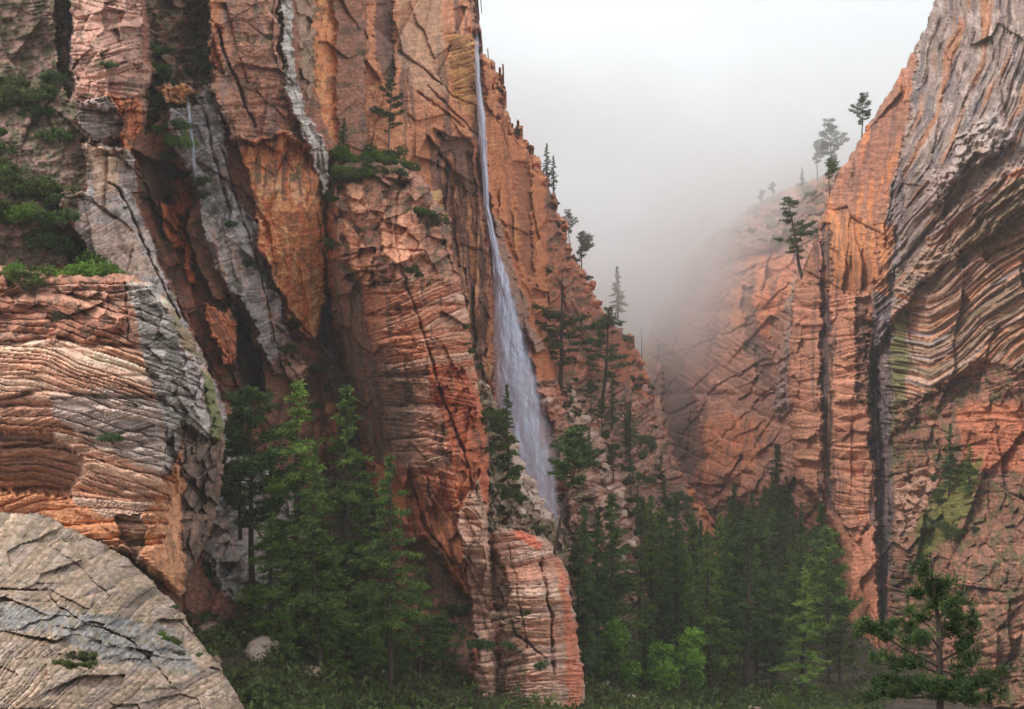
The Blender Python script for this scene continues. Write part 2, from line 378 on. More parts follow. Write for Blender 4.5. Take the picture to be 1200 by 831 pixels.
    k = c.m([(236, -60), (254, -60), (262, 75), (252, 90), (238, 62)], 3); c.paint(k, 'b5714f', .8)
    # orange face
    of = c.m([(276, 160), (300, 164), (340, 152), (368, 176), (378, 240), (382, 300), (382, 396), (362, 398), (345, 372), (326, 338), (306, 300), (296, 230)], 2)
    c.bulge(of, 2.2); c.paint(of, 'c4794f'); c.plates(of, 40, 56, .8, 12, shear=-.2); c.plates(of, 12, 16, .15, 32); c.rough(.2, 8, 4, 6, of)
    c.streaks(of, 'a8583a', 9, 70, 0, 0, .6, 7); c.streaks(c.m([(276, 160), (345, 150), (372, 190), (360, 240), (300, 220)], 8), '5f4740', 6, 50, 0, -.1, .8, 8)
    c.streaks(of, 'd99a72', 12, 50, 0, .2, .6, 17)
    c.crack([(278, 160), (296, 172), (320, 162), (350, 150)], 2.2, 2.5)
    c.crack([(306, 296), (318, 326), (338, 362), (366, 398)], 1.6, 2.5); k = c.m([(302, 292), (310, 296), (342, 358), (372, 400), (362, 400), (332, 362)], 1.2); c.bulge(k, 1.6)
    c.crack([(372, 250), (382, 318), (378, 330)], 1.5, 2)
    k = c.m([(330, 372), (350, 384), (352, 400), (334, 398)], 2); c.D += k*3; c.beds(k, .4, 20, 6, .1, .2, 14)
    # light rib
    rib = c.m([(326, -60), (344, -60), (343, 62), (350, 104), (362, 138), (380, 168), (388, 200), (380, 232), (372, 200), (352, 148), (336, 108)], 2)
    c.bulge(rib, 3); c.paint(rib, 'b0a49e'); c.plates(rib, 9, 24, .7, 15, shear=-.3); c.beds(rib, .2, 30, 4, .4, .5, 16)
    k = c.m([(344, -60), (372, -60), (372, 100), (364, 120), (352, 96)], 2); c.paint(k, '9a7a68'); c.plates(k, 12, 20, .5, 18)
    k = c.m([(366, -60), (392, -60), (394, 170), (380, 150), (370, 100)], 2); c.paint(k, 'cf7f55'); c.D += k*1.5
    # dark recess beside the tower, down to the grove; shade partly painted in
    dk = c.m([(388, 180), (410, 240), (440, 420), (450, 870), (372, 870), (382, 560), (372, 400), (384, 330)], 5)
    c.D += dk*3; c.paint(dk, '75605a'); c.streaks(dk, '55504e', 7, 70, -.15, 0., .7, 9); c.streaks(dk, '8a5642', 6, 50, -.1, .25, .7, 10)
    lo = c.m([(330, 400), (376, 400), (392, 470), (390, 870), (300, 870), (250, 620), (300, 470)], 6)
    c.paint(lo, '865c4b', .8); c.plates(lo, 22, 20, 1.2, 19); k = c.m([(330, 418), (358, 420), (366, 440), (345, 450), (332, 436)], 2); c.paint(k, 'b08674'); c.bulge(k, 2)
    k = c.m([(384, 470), (396, 470), (394, 520), (384, 520)], 3); c.paint(k, 'c07a58')
    ch = c.m([(238, 545), (280, 520), (330, 560), (372, 620), (380, 700), (330, 720), (262, 700), (232, 640)], 5)
    c.bulge(ch, 1.2); c.paint(ch, '9a9694', .85); c.beds(ch, .3, 40, 8, .3, .3, 20, contrast=.2); c.streaks(ch, 'b29488', 14, 60, -.8, .1, .7, 11)
    k = c.m([(-60, -60), (64, -60), (90, 130), (110, 200), (95, 240), (60, 340), (-60, 340)], 6); c.paint(k, '7a5f54'); c.rough(1.2, 16, 4, 9, k); c.lichen(k, '45452f', 12, -.1, .8)
    k = c.m([(166, -60), (240, -60), (250, 95), (228, 120), (196, 130), (172, 160), (170, 110), (178, 90)], 4); c.D += k*3; c.paint(k, '77594b'); c.rough(1., 12, 4, 9, k)
    c.plates(k, 14, 12, 1.2, 21); c.lichen(k, '47462f', 10, -.05, .8, 2)
    k = c.m([(184, 104), (212, 96), (228, 108), (222, 122), (196, 124)], 2); c.paint(k, 'c88a62'); c.bulge(k, 1.5); c.plates(k, 8, 7, .6, 22)
    c.lichen(one, '51523c', 18, .42, .6, 1); c.lichen(one, '4a4038', 22, .35, .5, 3)
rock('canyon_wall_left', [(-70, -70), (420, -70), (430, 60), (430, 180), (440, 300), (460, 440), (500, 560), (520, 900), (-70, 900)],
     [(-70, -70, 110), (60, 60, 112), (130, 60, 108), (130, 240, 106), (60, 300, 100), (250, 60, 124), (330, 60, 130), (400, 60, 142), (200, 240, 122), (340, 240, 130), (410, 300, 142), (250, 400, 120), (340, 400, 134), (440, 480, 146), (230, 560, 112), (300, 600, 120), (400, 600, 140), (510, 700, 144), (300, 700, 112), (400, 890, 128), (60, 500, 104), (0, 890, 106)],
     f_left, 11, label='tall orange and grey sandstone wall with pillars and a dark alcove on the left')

def f_butt(c):
    U, V = c.U, c.V; one = np.ones(U.shape)
    c.paint(one, 'a98470'); c.rough(.2, 30, 5)
    a = c.m([(-80, 300), (260, 300), (240, 420), (205, 560), (190, 640), (-80, 640)], 3)
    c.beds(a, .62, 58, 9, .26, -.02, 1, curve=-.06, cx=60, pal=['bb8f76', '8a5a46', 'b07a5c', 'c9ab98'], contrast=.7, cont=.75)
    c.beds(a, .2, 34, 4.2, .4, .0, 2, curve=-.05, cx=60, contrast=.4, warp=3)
    k = c.m([(-80, 322), (150, 322), (162, 352), (140, 400), (-80, 400)], 6); c.paint(k, '8f5743', .6); c.plates(k, 24, 14, .7, 3)
    c.lichen(k, '4b4138', 12, .1, .6, 4)
    # grey rind on the right shoulder
    r = c.m([(146, 330), (182, 336), (205, 380), (222, 420), (245, 470), (254, 560), (238, 600), (214, 600), (200, 520), (172, 430), (158, 370)], 3)
    c.paint(r, '938b86', .9); c.plates(r, 18, 26, .6, 5, shear=-.4); c.beds(r, .2, 30, 4, .2, .5, 6, contrast=.3); c.lichen(r, '5a5645', 14, .1, .6, 5)
    k = c.m([(206, 400), (236, 420), (256, 470), (262, 500), (246, 520), (228, 480)], 3); c.paint(k, 'b5a7a4', .8); c.plates(k, 12, 14, .8, 7)
    k = c.m([(236, 432), (250, 440), (262, 500), (260, 540), (248, 520), (242, 470)], 3); c.paint(k, '5c6430', .85)
    k = c.m([(196, 350), (222, 375), (244, 420), (236, 430), (206, 392)], 3); c.paint(k, '6a6248', .7); c.D += k*1.2
    # dark lower flank
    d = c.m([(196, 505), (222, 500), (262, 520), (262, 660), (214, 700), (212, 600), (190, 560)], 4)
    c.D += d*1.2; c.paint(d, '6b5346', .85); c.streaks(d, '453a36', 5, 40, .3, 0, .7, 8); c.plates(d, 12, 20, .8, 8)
    # smooth orange foot and its overhung bowl
    f = c.m([(-80, 560), (60, 560), (90, 590), (130, 610), (160, 606), (178, 620), (196, 560), (216, 560), (212, 700), (150, 640), (-80, 640)], 3)
    c.paint(f, 'bc7d56', .9)
    k = c.m([(168, 600), (190, 580), (214, 520), (216, 700), (196, 694), (176, 668)], 3); c.paint(k, 'b9805e'); c.streaks(k, '6c4f40', 5, 60, -.2, .05, .6, 9)
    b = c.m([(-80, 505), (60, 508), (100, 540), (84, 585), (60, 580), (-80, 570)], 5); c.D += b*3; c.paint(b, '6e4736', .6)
    bl = c.m([(72, 570), (120, 592), (150, 604), (180, 600), (186, 616), (150, 634), (120, 616), (84, 598)], 3); c.bulge(bl, .5)
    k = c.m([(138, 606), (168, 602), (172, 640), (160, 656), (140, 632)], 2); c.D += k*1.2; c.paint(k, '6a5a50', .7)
    c.crack([(-80, 492), (70, 500), (120, 512), (180, 500)], 1.8, 1.2)
    c.crack([(150, 452), (190, 470), (214, 486)], 1.8, 1.6); c.crack([(60, 468), (110, 462), (160, 476)], 1.6, 1.2); c.crack([(147, 330), (149, 400)], 1.4, 1.2)
    g = c.m([(60, 460), (130, 456), (190, 470), (210, 520), (190, 560), (130, 530), (60, 486)], 7); c.paint(g, '9c9794', .55)
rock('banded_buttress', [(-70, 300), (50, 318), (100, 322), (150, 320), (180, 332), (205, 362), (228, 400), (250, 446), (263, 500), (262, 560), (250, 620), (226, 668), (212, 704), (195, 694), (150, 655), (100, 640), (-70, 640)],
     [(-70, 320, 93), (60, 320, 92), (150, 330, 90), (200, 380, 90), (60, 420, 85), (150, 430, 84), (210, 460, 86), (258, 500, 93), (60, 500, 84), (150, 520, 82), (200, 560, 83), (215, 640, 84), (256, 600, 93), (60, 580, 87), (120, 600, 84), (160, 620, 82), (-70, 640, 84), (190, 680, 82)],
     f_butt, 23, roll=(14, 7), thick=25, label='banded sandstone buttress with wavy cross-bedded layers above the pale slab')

def f_slab(c):
    U, V = c.U, c.V; one = np.ones(U.shape)
    c.paint(one, '8a7362'); c.rough(.12, 30, 4, mott=.12)
    c.plates(one, 70, 26, .45, 40, shear=-.7); c.lichen(one, '5a5a34', 8, .4, .7, 12); c.beds(one, .22, 70, 8, .4, .40, 1, curve=-.13, cx=170, contrast=.5, pal=['94847a', '706460', 'a08876'], warp=9, cont=.6)
    c.beds(one, .08, 60, 3.6, .4, .40, 3, curve=-.13, cx=170, contrast=.4, warp=9)
    k = c.m([(-80, 700), (60, 715), (130, 722), (200, 735), (235, 790), (120, 775), (60, 740), (-80, 735)], 6); c.paint(k, '747678', .7); c.plates(k, 26, 10, .3, 2)
    c.crack([(-80, 690), (55, 692), (70, 712), (100, 730), (150, 748), (200, 800)], 1.8, 1.2); c.crack([(60, 640), (100, 668), (128, 700)], 1.2, .8)
    c.crack([(150, 640), (180, 675), (205, 720), (240, 760)], 1.4, .8)
    c.lichen(one, '66593f', 9, .3, .6, 2); c.rough(.3, 60, 3, 9); c.streaks(one, '74604e', 5, 40, .7, .25, .5, 6)
rock('slickrock_slab', [(-70, 596), (50, 602), (96, 624), (146, 650), (188, 690), (208, 708), (226, 740), (258, 780), (330, 900), (-70, 900)],
     [(-70, 590, 80), (60, 600, 78), (120, 625, 77), (190, 680, 74), (215, 715, 70), (60, 660, 66), (140, 700, 63), (60, 720, 56), (230, 750, 64), (150, 770, 53), (-70, 720, 54), (60, 790, 45), (260, 780, 60), (-70, 900, 36), (150, 900, 38), (320, 900, 50)],
     f_slab, 31, roll=(8, 4), thick=14, label='pale slickrock slab sloping across the bottom left corner')

def f_main(c):
    U, V = c.U, c.V; one = np.ones(U.shape)
    c.paint(one, 'b87450'); c.rough(1.3, 44, 4); c.plates(one, 60, 120, 2.2, 1, shear=.1)
    left = c.m([(380, -80), (560, -80), (560, 60), (566, 190), (575, 330), (580, 520), (380, 520)], 3)
    c.paint(left, 'b97a58'); c.plates(left, 40, 50, 1.3, 2, shear=-.4); c.rough(.3, 12, 4, 3, left)
    c.streaks(left, '6a4d44', 12, 160, -.1, .1, .8, 1)
    for pg in ([(382, -80), (398, -80), (402, 70), (428, 170), (416, 176), (396, 120), (384, 90)], [(440, -80), (461, -80), (461, 96), (446, 92), (440, 60)], [(512, 155), (552, 165), (566, 260), (572, 420), (556, 420), (538, 330), (516, 230)]):
        k = c.m(pg, 3); c.paint(k, '5a4540', .8); c.D += k*1.5
    k = c.m([(462, -80), (520, -80), (522, 110), (500, 120), (466, 70)], 6); c.paint(k, 'a8856c', .7)
    k = c.m([(524, 40), (560, 40), (560, 150), (530, 110)], 4); c.paint(k, 'b98450', .8); c.beds(k, .7, 20, 5, .2, .3, 4)
    for pts in ([(468, 60), (500, 84), (530, 112), (556, 125)], [(490, 108), (520, 130), (545, 150)], [(500, 100), (560, 160)]): c.crack(pts, 2, 2.5)
    k = c.m([(512, 150), (545, 148), (556, 160), (520, 166)], 2); c.bulge(k, 3)
    k = c.m([(512, 180), (560, 180), (576, 330), (580, 480), (550, 470), (530, 300)], 3); c.plates(k, 9, 90, 2.0, 5, shear=-.08, groove=1.5); c.streaks(k, 'd08f62', 6, 120, -.08, .1, .7, 2)
    k = c.m([(498, 222), (516, 224), (526, 256), (515, 262)], 2); c.paint(k, 'd29668'); c.bulge(k, 1.5)
    # the water's slot
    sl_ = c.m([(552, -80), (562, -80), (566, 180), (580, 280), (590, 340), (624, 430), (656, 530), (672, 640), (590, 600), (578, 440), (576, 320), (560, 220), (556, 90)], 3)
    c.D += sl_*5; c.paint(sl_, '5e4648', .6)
    rt = c.m([(566, 40), (600, 60), (650, 190), (668, 300), (690, 380), (650, 430), (615, 330), (584, 250), (570, 150)], 4)
    c.bulge(rt, 2); c.paint(rt, 'c07a50'); c.streaks(rt, '8b5a43', 12, 150, -.05, .05, .6, 3); c.plates(rt, 22, 80, 1.8, 6, shear=-.15); c.rough(.4, 14, 4, 4, rt)
    k = c.m([(602, 190), (622, 190), (624, 330), (608, 300)], 4); c.paint(k, '8b5a46', .7); c.D += k*3
    # diagonal grey rib right of the water
    k = c.m([(574, 250), (586, 262), (604, 320), (624, 380), (640, 410), (632, 418), (604, 372), (586, 318)], 2.5); c.bulge(k, 5); c.paint(k, '93786c', .9); c.plates(k, 8, 20, 1.2, 7, shear=-.4)
    k = c.m([(655, 330), (668, 330), (682, 366), (700, 400), (690, 410), (668, 370)], 3); c.bulge(k, 4); c.paint(k, 'a08678', .8); c.plates(k, 8, 12, 1.2, 8)
    k = c.m([(640, 200), (668, 300), (700, 360), (745, 400), (770, 560), (700, 560), (650, 430), (640, 350)], 8); c.paint(k, '9a6652', .75); c.plates(k, 20, 26, 2.6, 9, shear=.5); c.rough(2., 12, 5, 5, k); c.lichen(k, '57523c', 12, 0, .7, 7)
    for x, y in ((632, 345), (638, 372)):
        k = c.m([(x-9, y-4), (x, y-8), (x+9, y-2), (x+6, y+8), (x-6, y+6)], 2); c.D += k*3; c.paint(k, '6e4238', .7)
    # boulder-strewn lower slope
    sp = c.m([(628, 450), (664, 445), (715, 440), (765, 470), (800, 560), (830, 640), (860, 900), (560, 900), (600, 660), (650, 600), (645, 520)], 5)
    c.paint(sp, '9a7464'); c.plates(sp, 14, 10, 2.0, 10, shear=.3, groove=1.4); c.plates(sp, 6, 5, .8, 14); c.rough(1.2, 14, 5, 6, sp); c.beds(sp, .9, 50, 7, .3, .45, 11, contrast=.4)
    c.lichen(sp, '55553c', 14, .05, .75, 8)
    k = c.m([(662, 455), (672, 462), (700, 510), (735, 590), (724, 600), (690, 530), (664, 480)], 4); c.paint(k, 'b9a092', .8); c.bulge(k, 3); c.plates(k, 8, 7, 1.6, 12)
    k = c.m([(686, 560), (735, 560), (750, 640), (730, 720), (706, 640)], 5); c.paint(k, 'a48678', .7); c.bulge(k, 2); c.beds(k, 1.3, 40, 7, .2, .5, 13, contrast=.5)
    k = c.m([(630, 455), (662, 450), (668, 480), (650, 500), (632, 480)], 3); c.bulge(k, 3); c.paint(k, 'ad7a66'); c.beds(k, .8, 20, 6, .2, .1, 15)
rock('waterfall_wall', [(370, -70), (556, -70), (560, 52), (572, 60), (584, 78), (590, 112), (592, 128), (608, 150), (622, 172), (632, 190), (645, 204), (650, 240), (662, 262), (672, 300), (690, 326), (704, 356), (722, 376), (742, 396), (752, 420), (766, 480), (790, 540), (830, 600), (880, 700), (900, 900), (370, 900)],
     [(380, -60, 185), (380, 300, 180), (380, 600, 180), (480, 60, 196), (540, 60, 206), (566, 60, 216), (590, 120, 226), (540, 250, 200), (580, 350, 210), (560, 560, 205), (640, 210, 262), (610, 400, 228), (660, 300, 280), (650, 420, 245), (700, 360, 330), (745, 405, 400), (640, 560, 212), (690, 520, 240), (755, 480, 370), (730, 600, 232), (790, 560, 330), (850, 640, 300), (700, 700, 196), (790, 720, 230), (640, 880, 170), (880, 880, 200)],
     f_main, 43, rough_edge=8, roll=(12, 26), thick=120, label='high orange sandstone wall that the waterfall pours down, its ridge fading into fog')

def f_tower(c):
    U, V = c.U, c.V; one = np.ones(U.shape)
    c.paint(one, 'a3684f'); c.rough(.45, 32, 4); c.plates(one, 30, 46, .8, 1, shear=-.25)
    up = c.m([(380, 170), (520, 170), (530, 330), (470, 340), (400, 330)], 5); c.paint(up, '9c6c58'); c.plates(up, 22, 18, 1.3, 2); c.rough(.7, 10, 5, 3, up)
    c.lichen(up, '4f4a38', 12, .05, .7, 2)
    for pg in ([(400, 215), (425, 215), (432, 245), (412, 250)], [(442, 250), (490, 250), (498, 300), (470, 310), (448, 300)], [(405, 262), (440, 300), (430, 340), (412, 320)]):
        k = c.m(pg, 2.5); c.paint(k, 'b67e62'); c.bulge(k, 1.2)
    bb = c.m([(455, 325), (540, 320), (556, 400), (565, 480), (570, 540), (500, 545), (460, 460), (440, 400), (470, 350)], 4)
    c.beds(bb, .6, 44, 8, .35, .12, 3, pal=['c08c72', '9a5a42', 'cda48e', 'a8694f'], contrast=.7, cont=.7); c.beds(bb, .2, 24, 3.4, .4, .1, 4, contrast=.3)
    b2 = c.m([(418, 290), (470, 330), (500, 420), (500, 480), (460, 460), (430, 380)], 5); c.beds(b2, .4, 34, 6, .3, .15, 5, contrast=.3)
    rr = c.m([(498, 430), (540, 430), (566, 470), (572, 560), (574, 640), (556, 640), (530, 560), (505, 490)], 3); c.paint(rr, 'ae5b3c', .8); c.plates(rr, 14, 16, 1, 6)
    bb2 = c.m([(432, 430), (500, 430), (530, 540), (550, 620), (470, 560)], 5); c.paint(bb2, 'ab8674', .5); c.beds(bb2, .45, 40, 7, .3, .1, 7, contrast=.5)
    c.crack([(478, 340), (500, 400), (520, 470), (545, 530), (556, 580)], 2.2, 3)
    c.crack([(470, 200), (462, 270), (475, 330)], 1.8, 1.5); c.crack([(400, 300), (460, 290), (500, 296)], 1.5, 1.5)
    k = c.m([(430, 420), (455, 410), (478, 450), (490, 500), (480, 560), (455, 520), (440, 470)], 5); c.paint(k, '6b5a50', .6)
    k = c.m([(384, 300), (420, 320), (438, 420), (455, 520), (440, 560), (400, 440)], 6); c.paint(k, '7a6252', .7); c.streaks(k, '5a5450', 6, 50, -.2, 0, .7, 4); c.D += k*1.5
    lo = c.m([(440, 540), (560, 560), (574, 640), (570, 720), (545, 700), (500, 640), (455, 600)], 5); c.paint(lo, 'b9704e', .8); c.plates(lo, 16, 40, 1.1, 8, shear=-.3)
    c.streaks(lo, '7a4a3a', 7, 80, -.25, .1, .6, 5)
    rb = c.m([(536, 600), (562, 560), (578, 620), (585, 720), (586, 900), (556, 900), (560, 760), (545, 660)], 3); c.bulge(rb, 2); c.paint(rb, 'b08e7c', .8); c.beds(rb, .55, 60, 8, .15, .1, 9, contrast=.45)
    k = c.m([(470, 640), (500, 630), (550, 700), (560, 900), (480, 900), (500, 720)], 6); c.paint(k, '75564a', .8); c.D += k*2; c.lichen(k, '4c4a36', 12, 0, .7, 5)
    c.crack([(478, 560), (500, 620), (530, 660)], 2.6, 3); c.crack([(500, 560), (512, 610)], 2, 2)
    c.streaks(one, '54433d', 9, 70, -.2, .38, .6, 10)
rock('sandstone_tower', [(386, 196), (405, 182), (440, 184), (470, 188), (498, 208), (510, 232), (528, 256), (530, 290), (540, 330), (552, 380), (558, 430), (566, 478), (574, 520), (574, 570), (572, 620), (580, 680), (586, 730), (588, 900), (470, 900), (462, 720), (446, 640), (430, 560), (410, 460), (392, 400), (382, 320), (380, 240)],
     [(390, 190, 136), (440, 190, 138), (500, 210, 140), (400, 300, 131), (470, 300, 126), (530, 290, 133), (400, 420, 136), (470, 420, 121), (550, 420, 128), (440, 540, 132), (510, 540, 119), (570, 540, 127), (480, 640, 126), (550, 640, 118), (580, 700, 124), (560, 780, 115), (480, 860, 126), (585, 880, 118)],
     f_tower, 57, roll=(12, 9), thick=30, label='red banded sandstone tower standing left of the waterfall')

def f_block(c):
    U, V = c.U, c.V; one = np.ones(U.shape)
    c.paint(one, 'a07a68'); c.rough(.5, 16, 5)
    a = c.m([(575, 625), (612, 618), (634, 640), (650, 760), (640, 900), (600, 900), (585, 700)], 3); c.bulge(a, 1.5)
    c.beds(one, .5, 60, 8, .15, .08, 1, pal=['c3a492', 'a56e56', 'b89080'], contrast=.5); c.beds(one, .2, 24, 4, .2, .08, 2, contrast=.3)
    k = c.m([(598, 618), (622, 620), (640, 640), (632, 646), (610, 632)], 2); c.paint(k, 'b9664c')
    k = c.m([(560, 640), (585, 650), (600, 700), (585, 720), (566, 690)], 4); c.paint(k, '6b4e42', .8); c.D += k*2
    c.crack([(596, 640), (606, 690), (618, 760)], 1.5, 1.5); c.crack([(634, 660), (645, 720), (648, 790)], 2.5, 3); c.crack([(585, 690), (605, 745), (640, 770)], 2, 2)
    k = c.m([(650, 650), (664, 680), (682, 780), (684, 900), (668, 900), (662, 720)], 2); c.paint(k, 'b5674c', .8)
    k = c.m([(580, 700), (606, 720), (620, 770), (600, 900), (570, 900)], 4); c.paint(k, '83614f', .7); c.lichen(k, '4a4a34', 10, .05, .7)
rock('low_banded_block', [(562, 628), (585, 618), (612, 620), (640, 630), (656, 650), (666, 676), (676, 730), (684, 780), (690, 900), (560, 900), (575, 760), (566, 690)],
     [(565, 630, 128), (610, 622, 124), (650, 645, 126), (600, 700, 117), (650, 700, 118), (680, 740, 124), (575, 760, 118), (640, 800, 113), (690, 890, 118), (570, 890, 116)],
     f_block, 61, roll=(9, 6), thick=20, label='low block of banded sandstone at the foot of the red tower')

def f_shoulder(c):
    U, V = c.U, c.V; one = np.ones(U.shape)
    c.paint(one, '8a705f'); c.rough(1., 14, 5); c.plates(one, 12, 12, 1.3, 1, shear=.4); c.plates(one, 5, 6, .6, 2); c.lichen(one, '4f5034', 10, -.05, .7)
    k = c.m([(596, 510), (610, 515), (622, 560), (646, 600), (640, 612), (616, 590), (600, 550)], 2); c.paint(k, 'b39b8c', .8)
rock('brushy_shoulder', [(556, 440), (574, 452), (588, 486), (604, 512), (614, 546), (632, 580), (650, 608), (666, 650), (672, 720), (560, 720)],
     [(560, 440, 150), (600, 510, 152), (650, 610, 146), (570, 560, 142), (610, 620, 137), (640, 700, 132), (570, 700, 132)],
     f_shoulder, 67, roll=(6, 6), thick=14, label='brushy rock shoulder between the red tower and the foot of the waterfall')

def f_far(c):
    U, V = c.U, c.V; one = np.ones(U.shape)
    c.paint(one, '986b59'); c.rough(2.2, 44, 5); c.plates(one, 50, 60, 3., 1, shear=.5); c.plates(one, 18, 20, 1.2, 2, shear=.5)
    top = c.m([(740, 430), (770, 330), (860, 230), (960, 180), (1010, 180), (1010, 250), (930, 290), (860, 300), (800, 360), (770, 460)], 10)
    c.paint(top, '7f6152', .6); c.lichen(top, '4d4a38', 12, -.05, .8); c.rough(2, 9, 4, 4, top)
    c.beds(one, 1.5, 90, 16, .35, -.45, 3, contrast=.35)
    for pg in ([(880, 300), (930, 300), (930, 360), (890, 370)], [(850, 345), (900, 340), (906, 400), (860, 380)], [(800, 510), (850, 480), (900, 500), (880, 580), (830, 590)]):
        k = c.m(pg, 8, 1.5); c.paint(k, 'bd7550', .8); c.bulge(k, 2)
    for pg in ([(885, 410), (902, 410), (905, 460), (888, 450)], [(868, 335), (882, 335), (890, 420), (876, 420)], [(770, 400), (800, 420), (830, 540), (800, 560), (780, 500)]):
        k = c.m(pg, 5, 1.2); c.paint(k, '5b4840', .7); c.D += k*5
    for pts in ([(770, 420), (830, 400), (880, 380), (925, 330)], [(800, 480), (850, 450), (900, 420)], [(840, 520), (880, 480), (926, 440)], [(780, 350), (850, 330), (920, 300)]): c.crack(pts, 2.2, 4, warp=1)
    k = c.m([(925, 330), (950, 320), (948, 380), (935, 460), (915, 500), (905, 470), (920, 400)], 4); c.paint(k, '85736c', .8); c.bulge(k, 4); c.plates(k, 8, 9, 2.2, 5, shear=.4)
    k = c.m([(835, 555), (870, 545), (900, 560), (880, 610), (850, 640), (830, 600)], 6); c.plates(k, 12, 12, 2.5, 6); c.paint(k, 'a87c66', .6)
    c.streaks(one, '6a544c', 9, 60, .2, .3, .6, 2)
rock('far_canyon_wall', [(738, 440), (756, 400), (770, 366), (784, 330), (800, 300), (832, 276), (860, 256), (884, 236), (912, 226), (945, 212), (985, 196), (1040, 190), (1040, 760), (740, 760)],
     [(745, 440, 560), (770, 370, 540), (830, 280, 480), (900, 232, 420), (1000, 195, 340), (800, 420, 500), (860, 400, 430), (930, 400, 350), (1020, 400, 300), (790, 540, 470), (850, 560, 380), (930, 560, 310), (1030, 600, 270), (780, 700, 380), (860, 700, 320), (960, 740, 260), (1040, 740, 240)],
     f_far, 71, roll=(16, 60), thick=160, mat=ROCKFAR, step=1.3, label='far sandstone wall sloping up to the right and fading into fog')

def f_right(c):
    U, V = c.U, c.V; one = np.ones(U.shape)
    c.paint(one, '96654f'); c.rough(.7, 34, 4); c.plates(one, 44, 90, 1.4, 1)
    tl = c.m([(950, 250), (1000, 150), (1080, 40), (1086, 80), (1056, 200), (1040, 300), (960, 300)], 5); c.paint(tl, '91634f'); c.rough(1., 10, 5, 2, tl)
    c.streaks(tl, 'b9713f', 9, 90, .1, .1, .7, 1); c.streaks(tl, '6b5048', 8, 90, .2, .1, .7, 2)
    # fissured grey skin, sweeping down to the left
    sk = c.m([(1088, -80), (1270, -80), (1270, 180), (1180, 260), (1120, 300), (1070, 340), (1020, 420), (1030, 300), (1050, 200), (1070, 110)], 4)
    c.bulge(sk, 4); c.paint(sk, '7d6b63')
    q = (U*.80+V*.60); r_ = (-U*.60+V*.80)     # along / across the sweep is set by the two combinations
    across = (U*.86+V*.50+7*fbm(U/80, V/80, 5, 2)+.0012*(V-200)**2)
    along = (V*.86-U*.50)
    fz = fbm(across/7, along/75, 301, 4, .55); rz = ridged(across/10, along/90, 305, 3)
    c.D += sk*(1.0*fz-.8*(rz-.6)); c.tone(1+sk*.35*fbm(across/4, along/30, 311, 3)); c.paint(sk*sstep(.1, .5, fbm(across/11, along/70, 321, 3)), '5c5458', .7)
    c.paint(sk*sstep(.2, .55, fbm(across/12, along/120, 331, 3)), '96603c', .7); c.paint(sk*sstep(.2, .55, fbm(across/7, along/20, 335, 4)), 'a08e86', .65)
    nub = c.m([(1120, 160), (1170, 130), (1190, 160), (1140, 200), (1110, 215)], 6); c.bulge(nub, 3); c.plates(nub, 9, 7, .9, 7, shear=.3); c.paint(nub, 'ab9a93', .5)
    nub2 = c.m([(1085, 210), (1125, 190), (1120, 225), (1090, 250)], 6); c.bulge(nub2, 2); c.plates(nub2, 7, 7, .7, 8); c.paint(nub2, 'a28a82', .5)
    # flowing bowl of curved beds
    bw = c.m([(1050, 340), (1100, 260), (1150, 215), (1270, 160), (1270, 470), (1150, 420), (1080, 470), (1040, 520), (1036, 420)], 6)
    c.bulge(bw, 2.2); c.paint(bw, '9a7d6c', .85)
    rr = np.hypot((U-1085)*.85, (V-190))+.0*U; th = np.arctan2(V-190, U-1085)
    s_ = V+.55*(U-1100)-.0035*(U-1060)**2*1.0+10*fbm(U/70, V/70, 41, 3)
    s_ = np.where(True, V+0.9*(U-1050)*np.exp(-((U-1050)/120.)**2)*0+np.maximum(0, U-1090)*.62-14*np.exp(-((U-1100)/45.)**2)+5*fbm(U/80, V/60, 43, 2), s_)
    fz = fbm(s_/7.5, U/60, 401, 4, .6); lay = n1(s_/5.5, 9)+.6*n1(s_/2.4, 12)
    c.D += bw*(1.0*fz+.8*lay); c.tone(1+bw*.35*n1(s_/4.5, 15)); c.paint(bw*sstep(.05, .4, n1(s_/9, 19)+.3*fz), 'b77a5a', .75)
    c.paint(bw*sstep(.1, .45, n1(s_/12, 25)+.3*fbm(U/40, V/40, 47, 2)), '565236', .45); c.paint(bw*sstep(.2, .45, n1(s_/6, 35)), '908a90', .6)
    al = c.m([(1140, 250), (1200, 205), (1270, 195), (1270, 290), (1200, 300), (1150, 300), (1128, 290)], 5); c.paint(al, '75604a', .4); c.lichen(al, '565432', 8, 0, .6)
    k = c.m([(1125, 228), (1142, 215), (1205, 178), (1270, 150), (1270, 180), (1190, 215), (1140, 250), (1110, 262)], 4); c.bulge(k, 1)
    gb = c.m([(1030, 300), (1052, 200), (1062, 210), (1050, 330), (1044, 420), (1050, 560), (1042, 700), (1030, 740), (1026, 560), (1018, 420)], 3); c.paint(gb, '77696a', .8); c.D += gb*2; c.streaks(gb, '4d464a', 5, 120, 0, -.1, .7, 7)
    ob = c.m([(965, 250), (1050, 262), (1040, 345), (1000, 342), (966, 340)], 4); c.paint(ob, 'ad6f44', .8); c.streaks(ob, '7b5a4a', 6, 100, 0, 0, .6, 8); c.plates(ob, 10, 60, 1.3, 9)
    # piers and black weeps
    for pg, col in (([(932, 330), (962, 326), (960, 590), (946, 600), (930, 560), (924, 440)], 'a06e58'), ([(974, 350), (1018, 345), (1020, 600), (1006, 640), (978, 600)], 'a9745c')):
        k = c.m(pg, 3); c.paint(k, col); c.bulge(k, 1.8); c.plates(k, 26, 16, 1., 10); c.beds(k, .55, 40, 7, .2, .05, 12, contrast=.35)
    k = c.m([(928, 480), (958, 470), (962, 600), (945, 600), (930, 560)], 3); c.paint(k, 'a9785f', .8)
